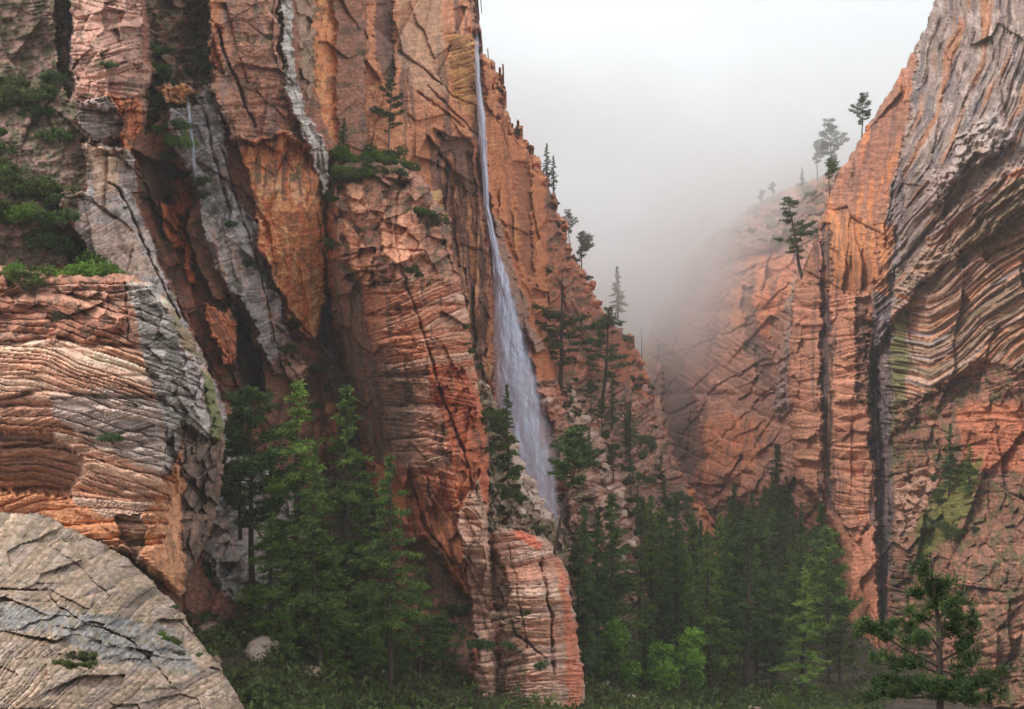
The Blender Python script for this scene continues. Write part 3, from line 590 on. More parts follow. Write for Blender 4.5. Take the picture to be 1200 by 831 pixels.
    bl = c.m([(964, 262), (973, 262), (974, 420), (977, 600), (966, 602), (962, 420)], 4, 1); c.D += bl*3.5; bl = bl*sstep(-.6, .1, fbm(U/3.5, V/70, 71, 3)); c.paint(bl, '38363a', .85)
    wk = c.m([(955, 262), (984, 262), (986, 440), (990, 610), (956, 610), (950, 440)], 9, 1); c.streaks(wk, '4a4042', 4, 110, 0, .1, .75, 21)
    wk = c.m([(1000, 330), (1040, 330), (1046, 470), (1060, 620), (1056, 780), (1014, 780), (1010, 500)], 9, 1); c.streaks(wk, '4a4042', 4, 110, -.06, .05, .75, 22)
    bl = c.m([(1014, 380), (1026, 380), (1030, 470), (1042, 600), (1042, 720), (1028, 750), (1030, 610), (1018, 500)], 5, 1); c.D += bl*3.5; bl = bl*sstep(-.5, .15, fbm(U/4, V/70, 73, 3)); c.paint(bl, '403c3e', .8)
    bl = c.m([(1002, 345), (1018, 350), (1014, 480), (1004, 460)], 3, .6); c.paint(bl, '5a4238', .8); c.D += bl*2
    gn = c.m([(1046, 380), (1064, 360), (1062, 470), (1052, 600), (1044, 560)], 4); c.paint(gn, '565a34', .8)
    lo = c.m([(1050, 480), (1100, 450), (1270, 400), (1270, 900), (1040, 900), (1046, 640)], 6); c.paint(lo, '7e5848', .85); c.plates(lo, 40, 70, 1.5, 11, shear=.2); c.rough(.5, 20, 4, 6, lo); c.streaks(lo, '5e4a40', 8, 90, -.2, .05, .65, 13); c.plates(lo, 13, 15, .5, 33); c.beds(lo, .4, 70, 9, .4, .15, 34, contrast=.3); c.lichen(lo, '4d4a30', 14, .05, .75, 3)
    k = c.m([(1120, 480), (1148, 470), (1270, 480), (1270, 560), (1130, 550)], 6); c.paint(k, 'b0694c', .7)
    k = c.m([(1070, 620), (1110, 560), (1150, 530), (1140, 600), (1100, 640), (1076, 660)], 5); c.paint(k, '5d5f2c', .85)
    k = c.m([(1050, 560), (1076, 545), (1100, 560), (1070, 620), (1050, 640)], 5); c.paint(k, 'a5806e', .7); c.plates(k, 10, 8, 1.2, 13)
    pl = c.m([(1000, 630), (1024, 620), (1030, 760), (1020, 900), (1004, 900), (990, 740)], 3); c.bulge(pl, 2); c.paint(pl, 'ab7158'); c.plates(pl, 12, 50, .8, 14)
    k = c.m([(1042, 660), (1068, 655), (1062, 720), (1044, 730)], 3); c.bulge(k, 2); c.beds(k, .9, 20, 9, .1, 0, 15)
    c.crack([(1072, 100), (1056, 180), (1040, 260)], 2, 2.5); c.crack([(1126, 60), (1104, 120), (1094, 180)], 2, 2)
rock('canyon_wall_right', [(930, 330), (948, 300), (960, 262), (968, 232), (980, 205), (1000, 176), (1018, 146), (1036, 116), (1056, 84), (1072, 58), (1100, -10), (1130, -70), (1270, -70), (1270, 900), (1010, 900), (990, 740), (985, 640), (960, 600), (930, 560), (922, 440)],
     [(930, 330, 272), (975, 220, 262), (1060, 70, 236), (1130, -60, 220), (1270, -60, 190), (1270, 160, 176), (1160, 160, 190), (1090, 200, 206), (1050, 300, 222), (1000, 300, 232), (1100, 380, 207), (1200, 260, 183), (1260, 380, 172), (970, 450, 240), (930, 560, 250), (1020, 560, 222), (1090, 560, 200), (1200, 560, 178), (1020, 760, 206), (1100, 760, 176), (1260, 760, 150), (1010, 890, 200), (1260, 890, 140)],
     f_right, 83, roll=(10, 16), thick=90, label='dark fissured sandstone wall with curved beds and black seeps on the right')

# ------------------------------------------------------------------ valley floor: one sheet of ground
GP = [(-400, 0, -24), (0, 0, -14), (400, 0, -24), (0, 60, -22), (-60, 60, -24), (60, 60, -24), (-200, 300, 10), (200, 300, 0), (-300, 700, 30), (300, 700, 30), (60, 700, 2), (80, 100, -34), (-150, 100, -20), (600, 300, 20), (-600, 300, 20)]
_gp = [(x, y, z) for x, y, z in GP]
for u_, v_, d_ in [(250, 690, 112), (300, 715, 112), (345, 775, 108), (410, 780, 114), (460, 775, 116), (520, 775, 122), (590, 795, 128), (700, 805, 150), (757, 790, 160), (830, 800, 160), (900, 800, 170), (980, 795, 180), (780, 725, 215), (850, 715, 230), (940, 710, 230), (800, 655, 300), (850, 630, 330), (780, 585, 420), (765, 530, 580)]:
    _gp.append(tuple(float(q_) for q_ in P(u_, v_, d_)))
def ground(x, y):
    x = np.asarray(x, float); y = np.asarray(y, float)
    return rbf(_gp, x, y)+0.8*fbm(x/14, y/14, 5, 3)
def build_ground():
    x = np.concatenate([np.linspace(-480, -160, 16), np.linspace(-150, 200, 240), np.linspace(210, 480, 16)])
    y = np.concatenate([np.linspace(-60, 40, 24), np.linspace(42, 420, 250), np.linspace(430, 770, 40)])
    X, Y = np.meshgrid(x, y); Z = ground(np.clip(X, -600, 600), np.clip(Y, -60, 760))
    Z = Z-0.6*np.maximum(0, 30-Y)*0.02
    co = np.stack([X, Y, Z], -1).reshape(-1, 3); n, m = X.shape; i = np.arange(n*m).reshape(n, m)
    q = np.stack([i[:-1, :-1], i[:-1, 1:], i[1:, 1:], i[1:, :-1]], -1).reshape(-1, 4)
    me = bpy.data.meshes.new('valley_floor'); me.from_pydata(co.tolist(), [], q.tolist())
    m_, t, b = mat_new('forest_soil'); N = t.nodes; L = t.links
    nn = N.new('ShaderNodeTexNoise'); nn.inputs['Scale'].default_value = .35; nn.inputs['Detail'].default_value = 9; nn.inputs['Roughness'].default_value = .7
    cr = N.new('ShaderNodeValToRGB'); cr.color_ramp.elements[0].position = .35; cr.color_ramp.elements[0].color = (.03, .03, .018, 1); cr.color_ramp.elements[1].position = .68; cr.color_ramp.elements[1].color = (.16, .10, .07, 1)
    tc = N.new('ShaderNodeTexCoord'); L.new(tc.outputs['Object'], nn.inputs[0]); L.new(nn.outputs[0], cr.inputs[0]); L.new(cr.outputs[0], b.inputs['Base Color']); b.inputs['Roughness'].default_value = .95
    bp = N.new('ShaderNodeBump'); bp.inputs['Distance'].default_value = 1.5; L.new(nn.outputs[0], bp.inputs['Height']); L.new(bp.outputs[0], b.inputs['Normal'])
    me.materials.append(m_); o = bpy.data.objects.new('valley_floor', me); COL.objects.link(o); tag(o, kind='structure')
build_ground()


# ================================================================== PLANTS
def mesh_obj(name, co, faces, m, parent=None, link=True):
    me = bpy.data.meshes.new(name)
    co = np.asarray(co, np.float32)
    if isinstance(faces, np.ndarray):
        n, k = faces.shape
        me.vertices.add(len(co)); me.vertices.foreach_set('co', co.ravel())
        me.loops.add(n*k); me.loops.foreach_set('vertex_index', faces.astype(np.int32).ravel())
        me.polygons.add(n); me.polygons.foreach_set('loop_start', (np.arange(n)*k).astype(np.int32)); me.update(calc_edges=True)
    else: me.from_pydata(co.tolist(), [], faces)
    me.materials.append(m); o = bpy.data.objects.new(name, me)
    COL.objects.link(o)
    if parent: o.parent = parent
    return o
def tubes(paths, sides=6):
    """paths: list of (points, radii)"""
    CO = []; FA = []; n0 = 0
    for pts, rad in paths:
        pts = np.asarray(pts, float); k = len(pts)
        t = np.gradient(pts, axis=0); t /= np.linalg.norm(t, axis=1)[:, None]+1e-9
        up = np.array([0.31, 0.95, 0.05]) if abs(t[0, 2]) > .6 else np.array([0, 0, 1.])
        a = np.cross(t, up); a /= np.linalg.norm(a, axis=1)[:, None]+1e-9; b = np.cross(t, a)
        th = np.arange(sides)*2*math.pi/sides
        ring = pts[:, None]+np.asarray(rad)[:, None, None]*(np.cos(th)[None, :, None]*a[:, None]+np.sin(th)[None, :, None]*b[:, None])
        CO.append(ring.reshape(-1, 3)); i = n0+np.arange(k*sides).reshape(k, sides); j = np.roll(i, -1, 1)
        FA.append(np.stack([i[:-1], j[:-1], j[1:], i[1:]], -1).reshape(-1, 4)); n0 += k*sides
    return np.concatenate(CO), np.concatenate(FA)
def tufts(C, size, n, R, flat=0.6, width=0.3, updir=0.25):
    """at every centre a star of n blades that share the centre: one island per tuft"""
    m = len(C); C = np.asarray(C)
    d = R.randn(m, n, 3); d[..., 2] *= flat; d /= np.linalg.norm(d, axis=2)[..., None]; d[..., 2] += updir
    s = np.asarray(size).reshape(-1, 1, 1)*(0.6+0.7*R.rand(m, n, 1))
    side = np.cross(d, R.randn(m, n, 3)); side /= np.linalg.norm(side, axis=2)[..., None]+1e-9
    tip = C[:, None]+d*s; mid = C[:, None]+d*s*0.6
    L_ = mid+side*s*width; R_ = mid-side*s*width
    co = np.concatenate([C[:, None], np.stack([L_, tip, R_], 2).reshape(m, n*3, 3)], 1)
    base = np.arange(m)[:, None]*(1+3*n)
    k = np.arange(n)[None]*3
    f = np.stack([base+0*k, base+1+k, base+2+k, base+3+k], -1).reshape(-1, 4)
    return co.reshape(-1, 3), f
def conifer(name, H, seed, crown0=0.2, wid=0.17, style='fir', mat=None, bk=None, lean=0, bend=None, dens=1.0, tuft=0.34, dead=0.0, crown1=1.0):
    R = np.random.RandomState(seed)
    root = bpy.data.objects.new(name, None); COL.objects.link(root); root.empty_display_size = .5
    ts = np.linspace(0, 1, 14)
    wob = np.cumsum(R.randn(14, 2)*0.006*H, 0)*0.5
    bx = wob[:, 0]+lean*H*ts; by = wob[:, 1]
    if bend is not None: bx = bx+np.interp(ts, [b[0] for b in bend], [b[1] for b in bend])*H
    tr = np.stack([bx, by, ts*H], 1); tr[0, 2] = -0.06*H
    rad = 0.0135*H*(1-ts)**0.8+0.0012*H
    paths = [(tr, rad)]; C = []; SZ = []
    nb = int((92 if style == 'fir' else 66)*dens)
    for i in range(nb):
        t = crown0+(1-crown0)*((i+R.rand())/nb)**(0.9)
        t = min(t, .985)
        if t > crown1: continue
        p = np.array([np.interp(t, ts, tr[:, 0]), np.interp(t, ts, tr[:, 1]), t*H])
        q = (t-crown0)/(1-crown0)
        if style == 'fir': prof = (1-q)**0.8*(0.55+0.45*min(1, q*6)); pitch = 0.35*q-0.18
        elif style == 'pine': prof = (0.35+0.65*min(1, q*4))*(1-q**2.2)**0.9+0.10; pitch = 0.5*q+0.05
        else: prof = (0.25+0.75*min(1, q*3))*(1.02-q**3); pitch = 0.2+0.3*q
        L = wid*H*prof*(0.45+0.75*R.rand()); az = R.rand()*2*math.pi+i*2.4
        pitch += R.randn()*0.12
        bare = R.rand() < dead
        n = 6; s = np.linspace(0, 1, n)
        out = np.stack([np.cos(az+.25*R.randn()*s), np.sin(az+.2*R.randn()*s), np.full(n, 0.)], 1)
        br = p+out*(s*L)[:, None]; br[:, 2] += np.tan(pitch)*s*L-0.16*L*s**2*(1 if style == 'fir' else .3)+0.1*L*s**4
        paths.append((br, 0.0022*H*(1-s)*(L/(wid*H)+.3)+0.0006*H))
        if bare: continue
        k = max(3, int(L/(tuft*0.46)))
        for j in range(k):
            f_ = (0.22 if style != 'pine' else .38)+(1-(0.22 if style != 'pine' else .38))*(j+R.rand())/k
            c = np.array([np.interp(f_, s, br[:, a]) for a in range(3)])
            spread = L*0.17*(1.2-f_)
            m = 2
            for _ in range(m):
                C.append(c+R.randn(3)*np.array([spread, spread, spread*.35])); SZ.append(tuft*(0.7+0.6*R.rand()))
    if crown1 == 1: C.append(tr[-1]); SZ.append(tuft)
    co, fa = tubes(paths, 5); mesh_obj('trunk', co, fa, bk or BARK, root)
    co, fa = tufts(np.array(C), np.array(SZ), 11, R, flat=.55, width=.11, updir=.2 if style != 'fir' else .05); mesh_obj('crown', co, fa, mat or PINE, root)
    return root
def bush(name, seed, mat, n=700, lobes=7, stem=True, leaf=.09, flat=.75):
    """a shrub one metre in radius"""
    R = np.random.RandomState(seed); root = bpy.data.objects.new(name, None); COL.objects.link(root); root.empty_display_size = .3
    L = R.randn(lobes, 3)*np.array([.5, .4, .22]); L[:, 2] = np.abs(L[:, 2])+.15; r = .25+.32*R.rand(lobes)
    k = R.randint(0, lobes, n); d = R.randn(n, 3); d /= np.linalg.norm(d, axis=1)[:, None]
    C = L[k]+d*(r[k]*(.45+.6*R.rand(n)))[:, None]*np.array([1, 1, flat])
    co, fa = tufts(C, leaf*(.7+.8*R.rand(n)), 6, R, flat=.8, width=.3); mesh_obj('foliage', co, fa, mat, root)
    if stem:
        ps = [(np.array([[0, 0, -.3], L[i]*.5+R.randn(3)*.04, L[i]]), [.04, .025, .01]) for i in range(lobes)]
        co, fa = tubes(ps, 4); mesh_obj('stem', co, fa, BARK, root)
    return root
def _dummy(): pass
def place(proto, loc, sc, rz=0, label=None, cat=None, group=None, first=[], tilt=0, name=None):
    if proto.name not in first: first.append(proto.name); o = proto
    else:
        o = proto.copy(); COL.objects.link(o)
        for ch in list(proto.children):
            c = ch.copy(); COL.objects.link(c); c.parent = o
    o.location = loc; o.scale = (sc, sc, sc) if not isinstance(sc, tuple) else sc
    o.rotation_euler = (0, tilt, rz)
    for k in ('label', 'category', 'group'):
        if k in o: del o[k]
    tag(o, label, cat, group); return o
RD = random.Random(5)
H0 = 20.0
firA = conifer('fir_tree', H0, 1, .16, .19, 'fir', PINE); firB = conifer('fir_tree', H0, 2, .08, .17, 'fir', DARKP); firC = conifer('fir_tree', H0, 3, .25, .22, 'fir', PINE, dens=.8)
pinA = conifer('pine_tree', H0, 4, .30, .19, 'pine', PINE, tuft=.5); pinB = conifer('pine_tree', H0, 5, .42, .17, 'pine', DARKP, tuft=.5, dead=.1); pinC = conifer('pine_tree', H0, 6, .25, .17, 'pine', DARKP, dens=.7, tuft=.5, dead=.2)
firD = conifer('fir_tree', H0, 14, .10, .18, 'fir', MIDG, dens=.85)
thin = conifer('pine_tree', H0, 7, .50, .14, 'fir', PINE, dens=.6)
shortA = conifer('pine_tree', H0, 8, .25, .28, 'top', DARKP, dens=.55, tuft=.9, dead=.3); shortB = conifer('pine_tree', H0, 9, .4, .26, 'top', DARKP, dens=.6, tuft=.8, dead=.2)
def at_ground(u, D):
    x = (u-600)/F*D; return (x, D, float(ground(np.array([x]), np.array([float(D)]))[0]))
def tree(proto, u, top, D=None, base=None, rz=None, label=None, group=None, wide=1.0, tilt=0, cat='tree', h0=H0):
    """top: pixel row of the tip; base: pixel row of the foot on a rock, or None on the valley floor"""
    if base is None: loc = at_ground(u, D)
    else:
        if D is None:
            D = front(u, base)
            if D > 2000: D = 300
        loc = tuple(float(q) for q in P(u, base, D))
    h = (415.5-top)/F*D-loc[2]; s = h/h0
    return place(proto, loc, (s*wide, s*wide, s), RD.random()*6.28 if rz is None else rz, label, cat, group, tilt=tilt)
# the grove on the left
G1 = 'tall conifers of the grove in front of the left wall'
LG = [(thin, 283, 470, 112, 'slim pine with a bare dark trunk, leftmost tall tree of the grove', 1.0, 0),
      (pinB, 296, 455, 109, 'leaning pine with a long bare trunk beside the leftmost trunk of the grove', 1.1, .06),
      (firD, 345, 446, 106, 'broad bright green conifer with the tallest tip in the grove', 1.3, 0),
      (firD, 408, 452, 107, 'broad green conifer standing against the dark recess beside the red tower', 1.25, 0),
      (firA, 376, 540, 103, 'bright conifer standing in front between the two broad trees of the grove', 1.2, 0),
      (firD, 318, 600, 103, 'short bright conifer in front of the slim bare trunks of the grove', 1.4, 0),
      (firC, 456, 532, 103, 'slender dark conifer right in front of the lower red tower', .95, 0),
      (firA, 372, 520, 117, 'green conifer filling the gap between the two broadest trees of the grove', 1.0, 0),
      (firB, 322, 540, 119, 'shaded conifer behind the broad bright tree of the grove', 1.0, 0),
      (pinC, 430, 560, 110, 'sparse pine between the broad green tree and the slender dark one', 1.0, 0),
      (firB, 248, 622, 108, 'small dark conifer at the left edge of the grove under the banded buttress', 1.3, 0),
      (firC, 490, 668, 112, 'short bushy conifer at the foot of the red tower', 1.5, 0),
      (firD, 390, 640, 104, 'young green conifer low in front of the grove', 1.2, 0),
      (firB, 268, 690, 108, 'knee high dark conifer below the slim pine', 1.5, 0)]
for p, u, top, D, lb, wd, tl in LG: tree(p, u, top, D, label=lb, group=G1, wide=wd, tilt=tl)
# trees on ledges
bent = conifer('pine_tree', H0, 21, .56, .17, 'pine', DARKP, bend=[(0, 0), (.3, .045), (.55, .10), (.72, .155), (.85, .14), (1, .165)], dens=1.0, tuft=.5)
R_ = np.random.RandomState(3)
lone = conifer('pine_tree', 10, 31, .3, .24, 'pine', DARKP, GREYBARK, dens=.5, tuft=.28, dead=.3, bend=[(0, 0), (.5, .03), (.8, .06), (1, .02)])
tree(lone, 455, 90, None, 182, label='lone crooked pine standing on top of the red tower', h0=10, rz=.4)
tree(firB, 402, 138, None, 186, label='small conifer on the brushy left corner of the tower top', wide=1.5)
tree(firA, 597, 450, None, 560, label='conifer on the brushy shoulder in front of the foot of the waterfall', wide=1.0)
tree(bent, 648, 502, 126, 655, rz=0.0, label='leaning conifer with a curved bare trunk and a tufted top beside the low banded block', wide=1.1)
tree(firB, 688, 592, 134, label='dark conifer just behind the leaning curved tree', wide=.9)
tree(firB, 700, 600, 138, label='dark conifer second from the low banded block, in its cluster', wide=.95)
tree(firA, 712, 578, 142, label='tall dark conifer on the right of the cluster beside the low banded block', wide=1.2)
tree(pinC, 676, 625, 136, label='thin pine half hidden in the cluster beside the low banded block', wide=1.2)
G2 = 'conifers on the ledges of the waterfall wall'
bare = conifer('pine_tree', H0, 91, .22, .16, 'pine', DARKP, crown1=.66, dens=.9, tuft=.5)
tree(bare, 658, 318, None, 462, label='tall pine with a bare broken top on the boulder slope right of the waterfall', group=G2, wide=1.5)
tree(pinC, 706, 362, None, 480, label='crooked pine on the steep slope right of the bare topped pine', group=G2, wide=1.5, tilt=.15)
tree(firB, 724, 312, 420, 372, label='misty conifer standing on the ridge where it drops into fog', group=G2, wide=1.3)
tree(firB, 641, 168, None, 214, label='slim conifer on the skyline of the waterfall wall', group=G2, wide=1.1)
tree(firB, 648, 182, None, 226, label='smaller conifer just below the slim skyline conifer', group=G2, wide=1.1)
tree(firB, 718, 440, None, 505, label='dark conifer below the crooked pine on the steep slope', group=G2, wide=1.1)
tree(firC, 738, 470, None, 540, label='conifer at the shaded foot of the steep slope', group=G2, wide=1.1)
tree(shortB, 606, 150, None, 172, label='wind bent tree in the notch of the waterfall wall skyline', group=G2, wide=1.2)
snag = conifer('dead_tree', H0, 51, .5, .05, 'top', DARKP, GREYBARK, dens=.2, dead=1.0)
tree(snag, 752, 385, 430, 440, label='bare dead trunk standing on the ridge at the edge of the fog', group=G2, wide=1.2)
G3 = 'misty trees along the ridge above the far wall'
for u, t, b, lb, p in [(667, 246, 282, 'faint rounded tree on the foggy shoulder of the waterfall wall', shortA), (682, 272, 324, 'faint tree lower on the foggy shoulder of the waterfall wall', shortB),
                    (822, 250, 282, 'faint rounded tree low on the foggy ridge', shortA), (800, 282, 305, 'faintest tree at the low end of the foggy ridge', shortB), (892, 222, 242, 'small rounded tree midway up the foggy ridge', shortA), (906, 214, 236, 'second small tree midway up the foggy ridge', shortB),
                    (940, 196, 222, 'slim faint tree on the upper foggy ridge', firB), (975, 140, 204, 'large pale tree in fog behind the right wall', shortA), (958, 165, 210, 'pale tree left of the large pale tree in fog', shortB)]:
    tree(p, u, t, 335 if u < 700 else None, b, label=lb, group=G3, wide=1.1)
G4 = 'trees on the edge of the right wall'
tree(shortA, 1010, 110, None, 158, label='round headed pine leaning out from the edge of the right wall', group=G4, wide=1.1, tilt=.08)
tree(shortB, 972, 186, None, 226, label='small dark pine on the lower edge of the right wall', group=G4, wide=1.2)
tree(pinC, 941, 228, 268, 330, label='leaning pine with a slanted trunk above the pier of the right wall', group=G4, wide=1.6, tilt=-.22)
tree(firB, 1112, 496, None, 580, label='conifer rooted on the lower right wall', group=G4, wide=1.1)
tree(firC, 1136, 520, None, 600, label='conifer beside another on the lower right wall, nearest the right edge', group=G4, wide=1.1)
# valley trees that can be told apart
G5 = 'conifers of the valley forest'
for p, u, top, D, lb, wd in [(firB, 757, 704, 148, 'dark pointed conifer right beside the bright round leafy tree', 1.5), (firD, 832, 622, 156, 'tall green conifer right of the bright round leafy tree', 1.25),
        (pinC, 876, 606, 158, 'tall pine with its thin trunk showing in the valley forest', 1.3), (firB, 905, 655, 165, 'conifer just right of the thin trunked pine', 1.3), (firD, 940, 668, 156, 'green conifer low on the right of the valley forest', 1.4),
        (firB, 966, 590, 205, 'tall dark conifer against the right wall of the valley', 1.3), (firC, 985, 690, 172, 'rightmost conifer of the valley forest, at the foot of the right wall', 1.3),
        (firB, 858, 566, 250, 'misty dark conifer in the middle of the valley forest', 1.3), (firB, 908, 520, 270, 'high tipped misty conifer against the orange pier', 1.3), (firA, 795, 640, 190, 'conifer behind the bright round leafy tree', 1.2)]:
    tree(p, u, top, D, label=lb, group=G5, wide=wd)
cnt = 0
R_ = random.Random(12)
TL = ([690, 735, 755, 775, 800, 850, 905, 960, 1010], [640, 610, 560, 560, 575, 575, 540, 580, 650])
for i in range(4000):
    D = 165+330*R_.random()**1.0; u = R_.uniform(690, 1005)
    loc = at_ground(u, D); vb = 415.5-loc[2]/D*F
    if front(u, min(vb, 860)) < D+4 or vb > 850: continue
    h = R_.uniform(11, 22); vt = 415.5-(loc[2]+h)/D*F
    if vt < float(np.interp(u, *TL))+R_.uniform(0, 40): continue
    place(R_.choice([firA, firB, firC, firD, pinA, pinC, thin, firD]), loc, (h/H0*.95, h/H0*.95, h/H0), R_.random()*6, *(('green conifer in the front rows of the crowded valley stand', 'tree', 'front conifers of the valley stand') if D < 215 else ('hazy conifer in the middle rows of the crowded valley stand', 'tree', 'middle conifers of the valley stand') if D < 275 else ('misty blue green conifer in the back rows of the valley stand', 'tree', 'back conifers of the valley stand'))); cnt += 1
    if cnt > 64: break
c2 = 0
for i in range(3000):
    D = R_.uniform(270, 500); u = R_.uniform(752, 900); loc = at_ground(u, D); vb = 415.5-loc[2]/D*F
    if front(u, min(vb, 860)) < D+3: continue
    h = R_.uniform(8, 14)
    if 415.5-(loc[2]+h)/D*F < float(np.interp(u, [750, 770, 800, 850, 900], [500, 510, 535, 580, 600])): continue
    place(R_.choice([firA, firB, firC, firB, pinC]), loc, (h/H0*1.3, h/H0*1.3, h/H0), R_.random()*6, 'small misty conifer in the narrow head of the valley', 'tree', 'small conifers in the narrow head of the valley'); c2 += 1
    if c2 > 44: break
for u, D, h, lb in [(236, 110, 5, 'young fir against the foot of the banded buttress'), (300, 102, 4.5, 'young fir low in front of the bare trunks of the grove'), (335, 100, 4, 'young fir below the broad bright tree of the grove'), (432, 106, 6, 'young fir between the broad green tree and the slender dark one'), (520, 116, 6, 'young fir below the foot of the red tower'), (470, 108, 4, 'young fir under the slender dark conifer'), (545, 120, 5, 'young fir in the corner between the red tower and the low banded block')]:
    x, y, z = at_ground(u, D); place(RD.choice([firA, firC]), (x, y, z), (h/H0*1.6, h/H0*1.6, h/H0), u, lb, 'tree', 'young firs at the foot of the grove')
print('valley trees', cnt)
# trees and brush climbing the boulder slope
def leafy(name, seed, mat):
    R = np.random.RandomState(seed); root = bpy.data.objects.new(name, None); COL.objects.link(root)
    lob = R.randn(14, 3)*np.array([1.5, 1.5, 1.3])+np.array([0, 0, 4.2]); r = .8+.7*R.rand(14); n = 2600
    k = R.randint(0, 14, n); d = R.randn(n, 3); d /= np.linalg.norm(d, axis=1)[:, None]
    C = lob[k]+d*(r[k]*(.5+.55*R.rand(n)))[:, None]
    ps = [(np.array([[0, 0, -.6], [.1, 0, 1.5], [0, .1, 3]]), [.2, .16, .1])]+[(np.array([[0, 0, 1.5], lob[i]*.6+[0, 0, .6], lob[i]]), [.1, .06, .02]) for i in range(14)]
    co, fa = tubes(ps, 5); mesh_obj('trunk', co, fa, BARK, root)
    co, fa = tufts(C, .2+.15*R.rand(n), 6, R, flat=.9, width=.35); mesh_obj('crown', co, fa, mat, root); return root
lf = leafy('leafy_tree', 41, BRIGHT)
o = place(lf, at_ground(790, 146), 1.05, 0, 'bright spring green round leafy tree on the valley floor', 'tree', None)
lf2 = leafy('leafy_tree', 42, BRIGHT)
place(lf2, at_ground(708, 140), 1.0, 1, 'bright green leafy tree at the right foot of the low banded block', 'tree', None)
for u, D, s, lb in [(850, 178, 1.1, 'light green leafy tree between the tall green conifer and the thin trunked pine'), (838, 235, 1.2, 'light green leafy tree midway up the valley forest'), (412, 108, .8, 'fresh green leafy tree low in the left grove'), (905, 200, 1.1, 'light green leafy tree behind the thin trunked pine')]:
    place(lf2, at_ground(u, D), s, u, lb, 'tree', None)
# shrubs
BU = {'d': [bush('shrub', 61, DARKP), bush('shrub', 62, DARKP)], 'o': [bush('shrub', 63, OLIVE), bush('shrub', 64, OLIVE)], 'l': [bush('shrub', 65, LIME)], 'y': [bush('shrub', 66, DRY)]}
def shrub(u, v, r, k='d', label=None, group=None, D=None):
    D = D or front(u, v)
    if D > 2000: return
    s = r/F*D; p = RD.choice(BU[k]); D -= .5*s
    x, y, z = P(u, v+r*.35, D); sc = s*1.15
    return place(p, (float(x), float(y), float(z)), (sc, sc, sc*RD.uniform(.8, 1.1)), RD.random()*6.28, label, 'shrub', group)
ORD = 'leftmost second third fourth fifth sixth seventh eighth ninth tenth eleventh twelfth thirteenth fourteenth fifteenth sixteenth seventeenth eighteenth nineteenth twentieth twenty-first twenty-second twenty-third twenty-fourth twenty-fifth'.split()
def patch(poly, n, r0, r1, kinds, label, group, seed=1):
    R = random.Random(seed); xs = [p[0] for p in poly]; ys = [p[1] for p in poly]; c = 0; t = 0; made = []; n = max(3, int(n*.66))
    while c < n and t < 4000:
        t += 1; u = R.uniform(min(xs), max(xs)); v = R.uniform(min(ys), max(ys))
        if inside(poly, np.array([u]), np.array([v]))[0]: o = shrub(u, v, R.uniform(r0, r1), R.choice(kinds), label, group); made.append((u, o)); c += 1
    made = sorted([m for m in made if m[1]], key=lambda m: m[0])
    if len(made) <= 25:
        for i, (u, o) in enumerate(made): o['label'] = label+(', the leftmost' if i == 0 else ', the rightmost' if i == len(made)-1 else ', '+ORD[i]+' from left')
patch([(-20, 60), (60, 80), (82, 130), (98, 190), (90, 225), (60, 240), (-20, 240)], 30, 13, 23, 'ddoo', 'dark bushy shrub in the overgrown gully at the upper left', 'shrubs of the upper left gully')
patch([(-20, 235), (60, 235), (85, 262), (105, 290), (120, 318), (90, 325), (-20, 328)], 30, 14, 26, 'ooodl', 'olive shrub of the thicket on top of the banded buttress', 'shrubs on top of the banded buttress', 2)
patch([(120, 300), (150, 305), (160, 322), (120, 325)], 6, 10, 16, 'ol', 'olive shrub at the right end of the buttress top thicket', 'shrubs at the right end of the buttress top', 3)
patch([(172, 55), (240, 60), (245, 85), (210, 100), (175, 110)], 14, 10, 17, 'ddo', 'dark shrub of the thicket between the two pillars at the top', 'shrubs between the top pillars', 4)
patch([(168, 95), (196, 110), (215, 150), (222, 185), (195, 190), (172, 165)], 14, 9, 17, 'dol', 'green shrub in the gully above the dark alcove', 'shrubs above the dark alcove', 5)
shrub(212, 166, 14, 'l', 'bright green shrub beside the little waterfall on the left wall', None)
shrub(128, 76, 9, 'd', 'small dark shrub on the face of the pinkish pillar', None); shrub(238, 212, 11, 'o', 'green shrub on the grey ledge right of the alcove', None); shrub(239, 228, 9, 'o', 'lower green shrub on the grey ledge right of the alcove', None)
shrub(132, 512, 13, 'd', 'dark round shrub growing from the face of the banded buttress', None); shrub(70, 370, 13, 'y', 'dry dark shrub at the left of the banded buttress', None)
shrub(145, 243, 5, 'l', 'tiny bright shrub on the pale ramp', None); shrub(290, 308, 9, 'd', 'dark shrub on the grey shelf right of the alcove', None); shrub(268, 262, 8, 'd', 'dark shrub above the grey shelf', None)
patch([(388, 182), (440, 180), (505, 190), (508, 204), (470, 208), (400, 218)], 24, 10, 17, 'dolo', 'green shrub of the thicket on top of the red tower', 'shrubs on top of the red tower', 6)
patch([(384, 215), (400, 215), (410, 300), (390, 330)], 10, 5, 10, 'dyo', 'small shrub on the left flank of the red tower', 'shrubs on the left flank of the red tower', 7)
patch([(490, 232), (515, 245), (530, 280), (525, 295), (495, 270)], 9, 6, 11, 'doy', 'shrub on the upper right ledge of the red tower', 'shrubs on the upper right ledge of the red tower', 8)
patch([(470, 300), (500, 305), (505, 325), (480, 335)], 6, 6, 11, 'do', 'shrub in the notch midway up the red tower', 'shrubs in the notch of the red tower', 9)
patch([(535, 330), (552, 390), (566, 440), (558, 450), (540, 390)], 12, 4, 8, 'dy', 'small shrub along the right edge of the red tower', 'shrubs along the right edge of the red tower', 10)
patch([(560, 455), (585, 480), (610, 560), (640, 620), (600, 625), (570, 560)], 24, 6, 14, 'oodly', 'shrub on the brushy shoulder below the waterfall', 'shrubs on the brushy shoulder', 11)
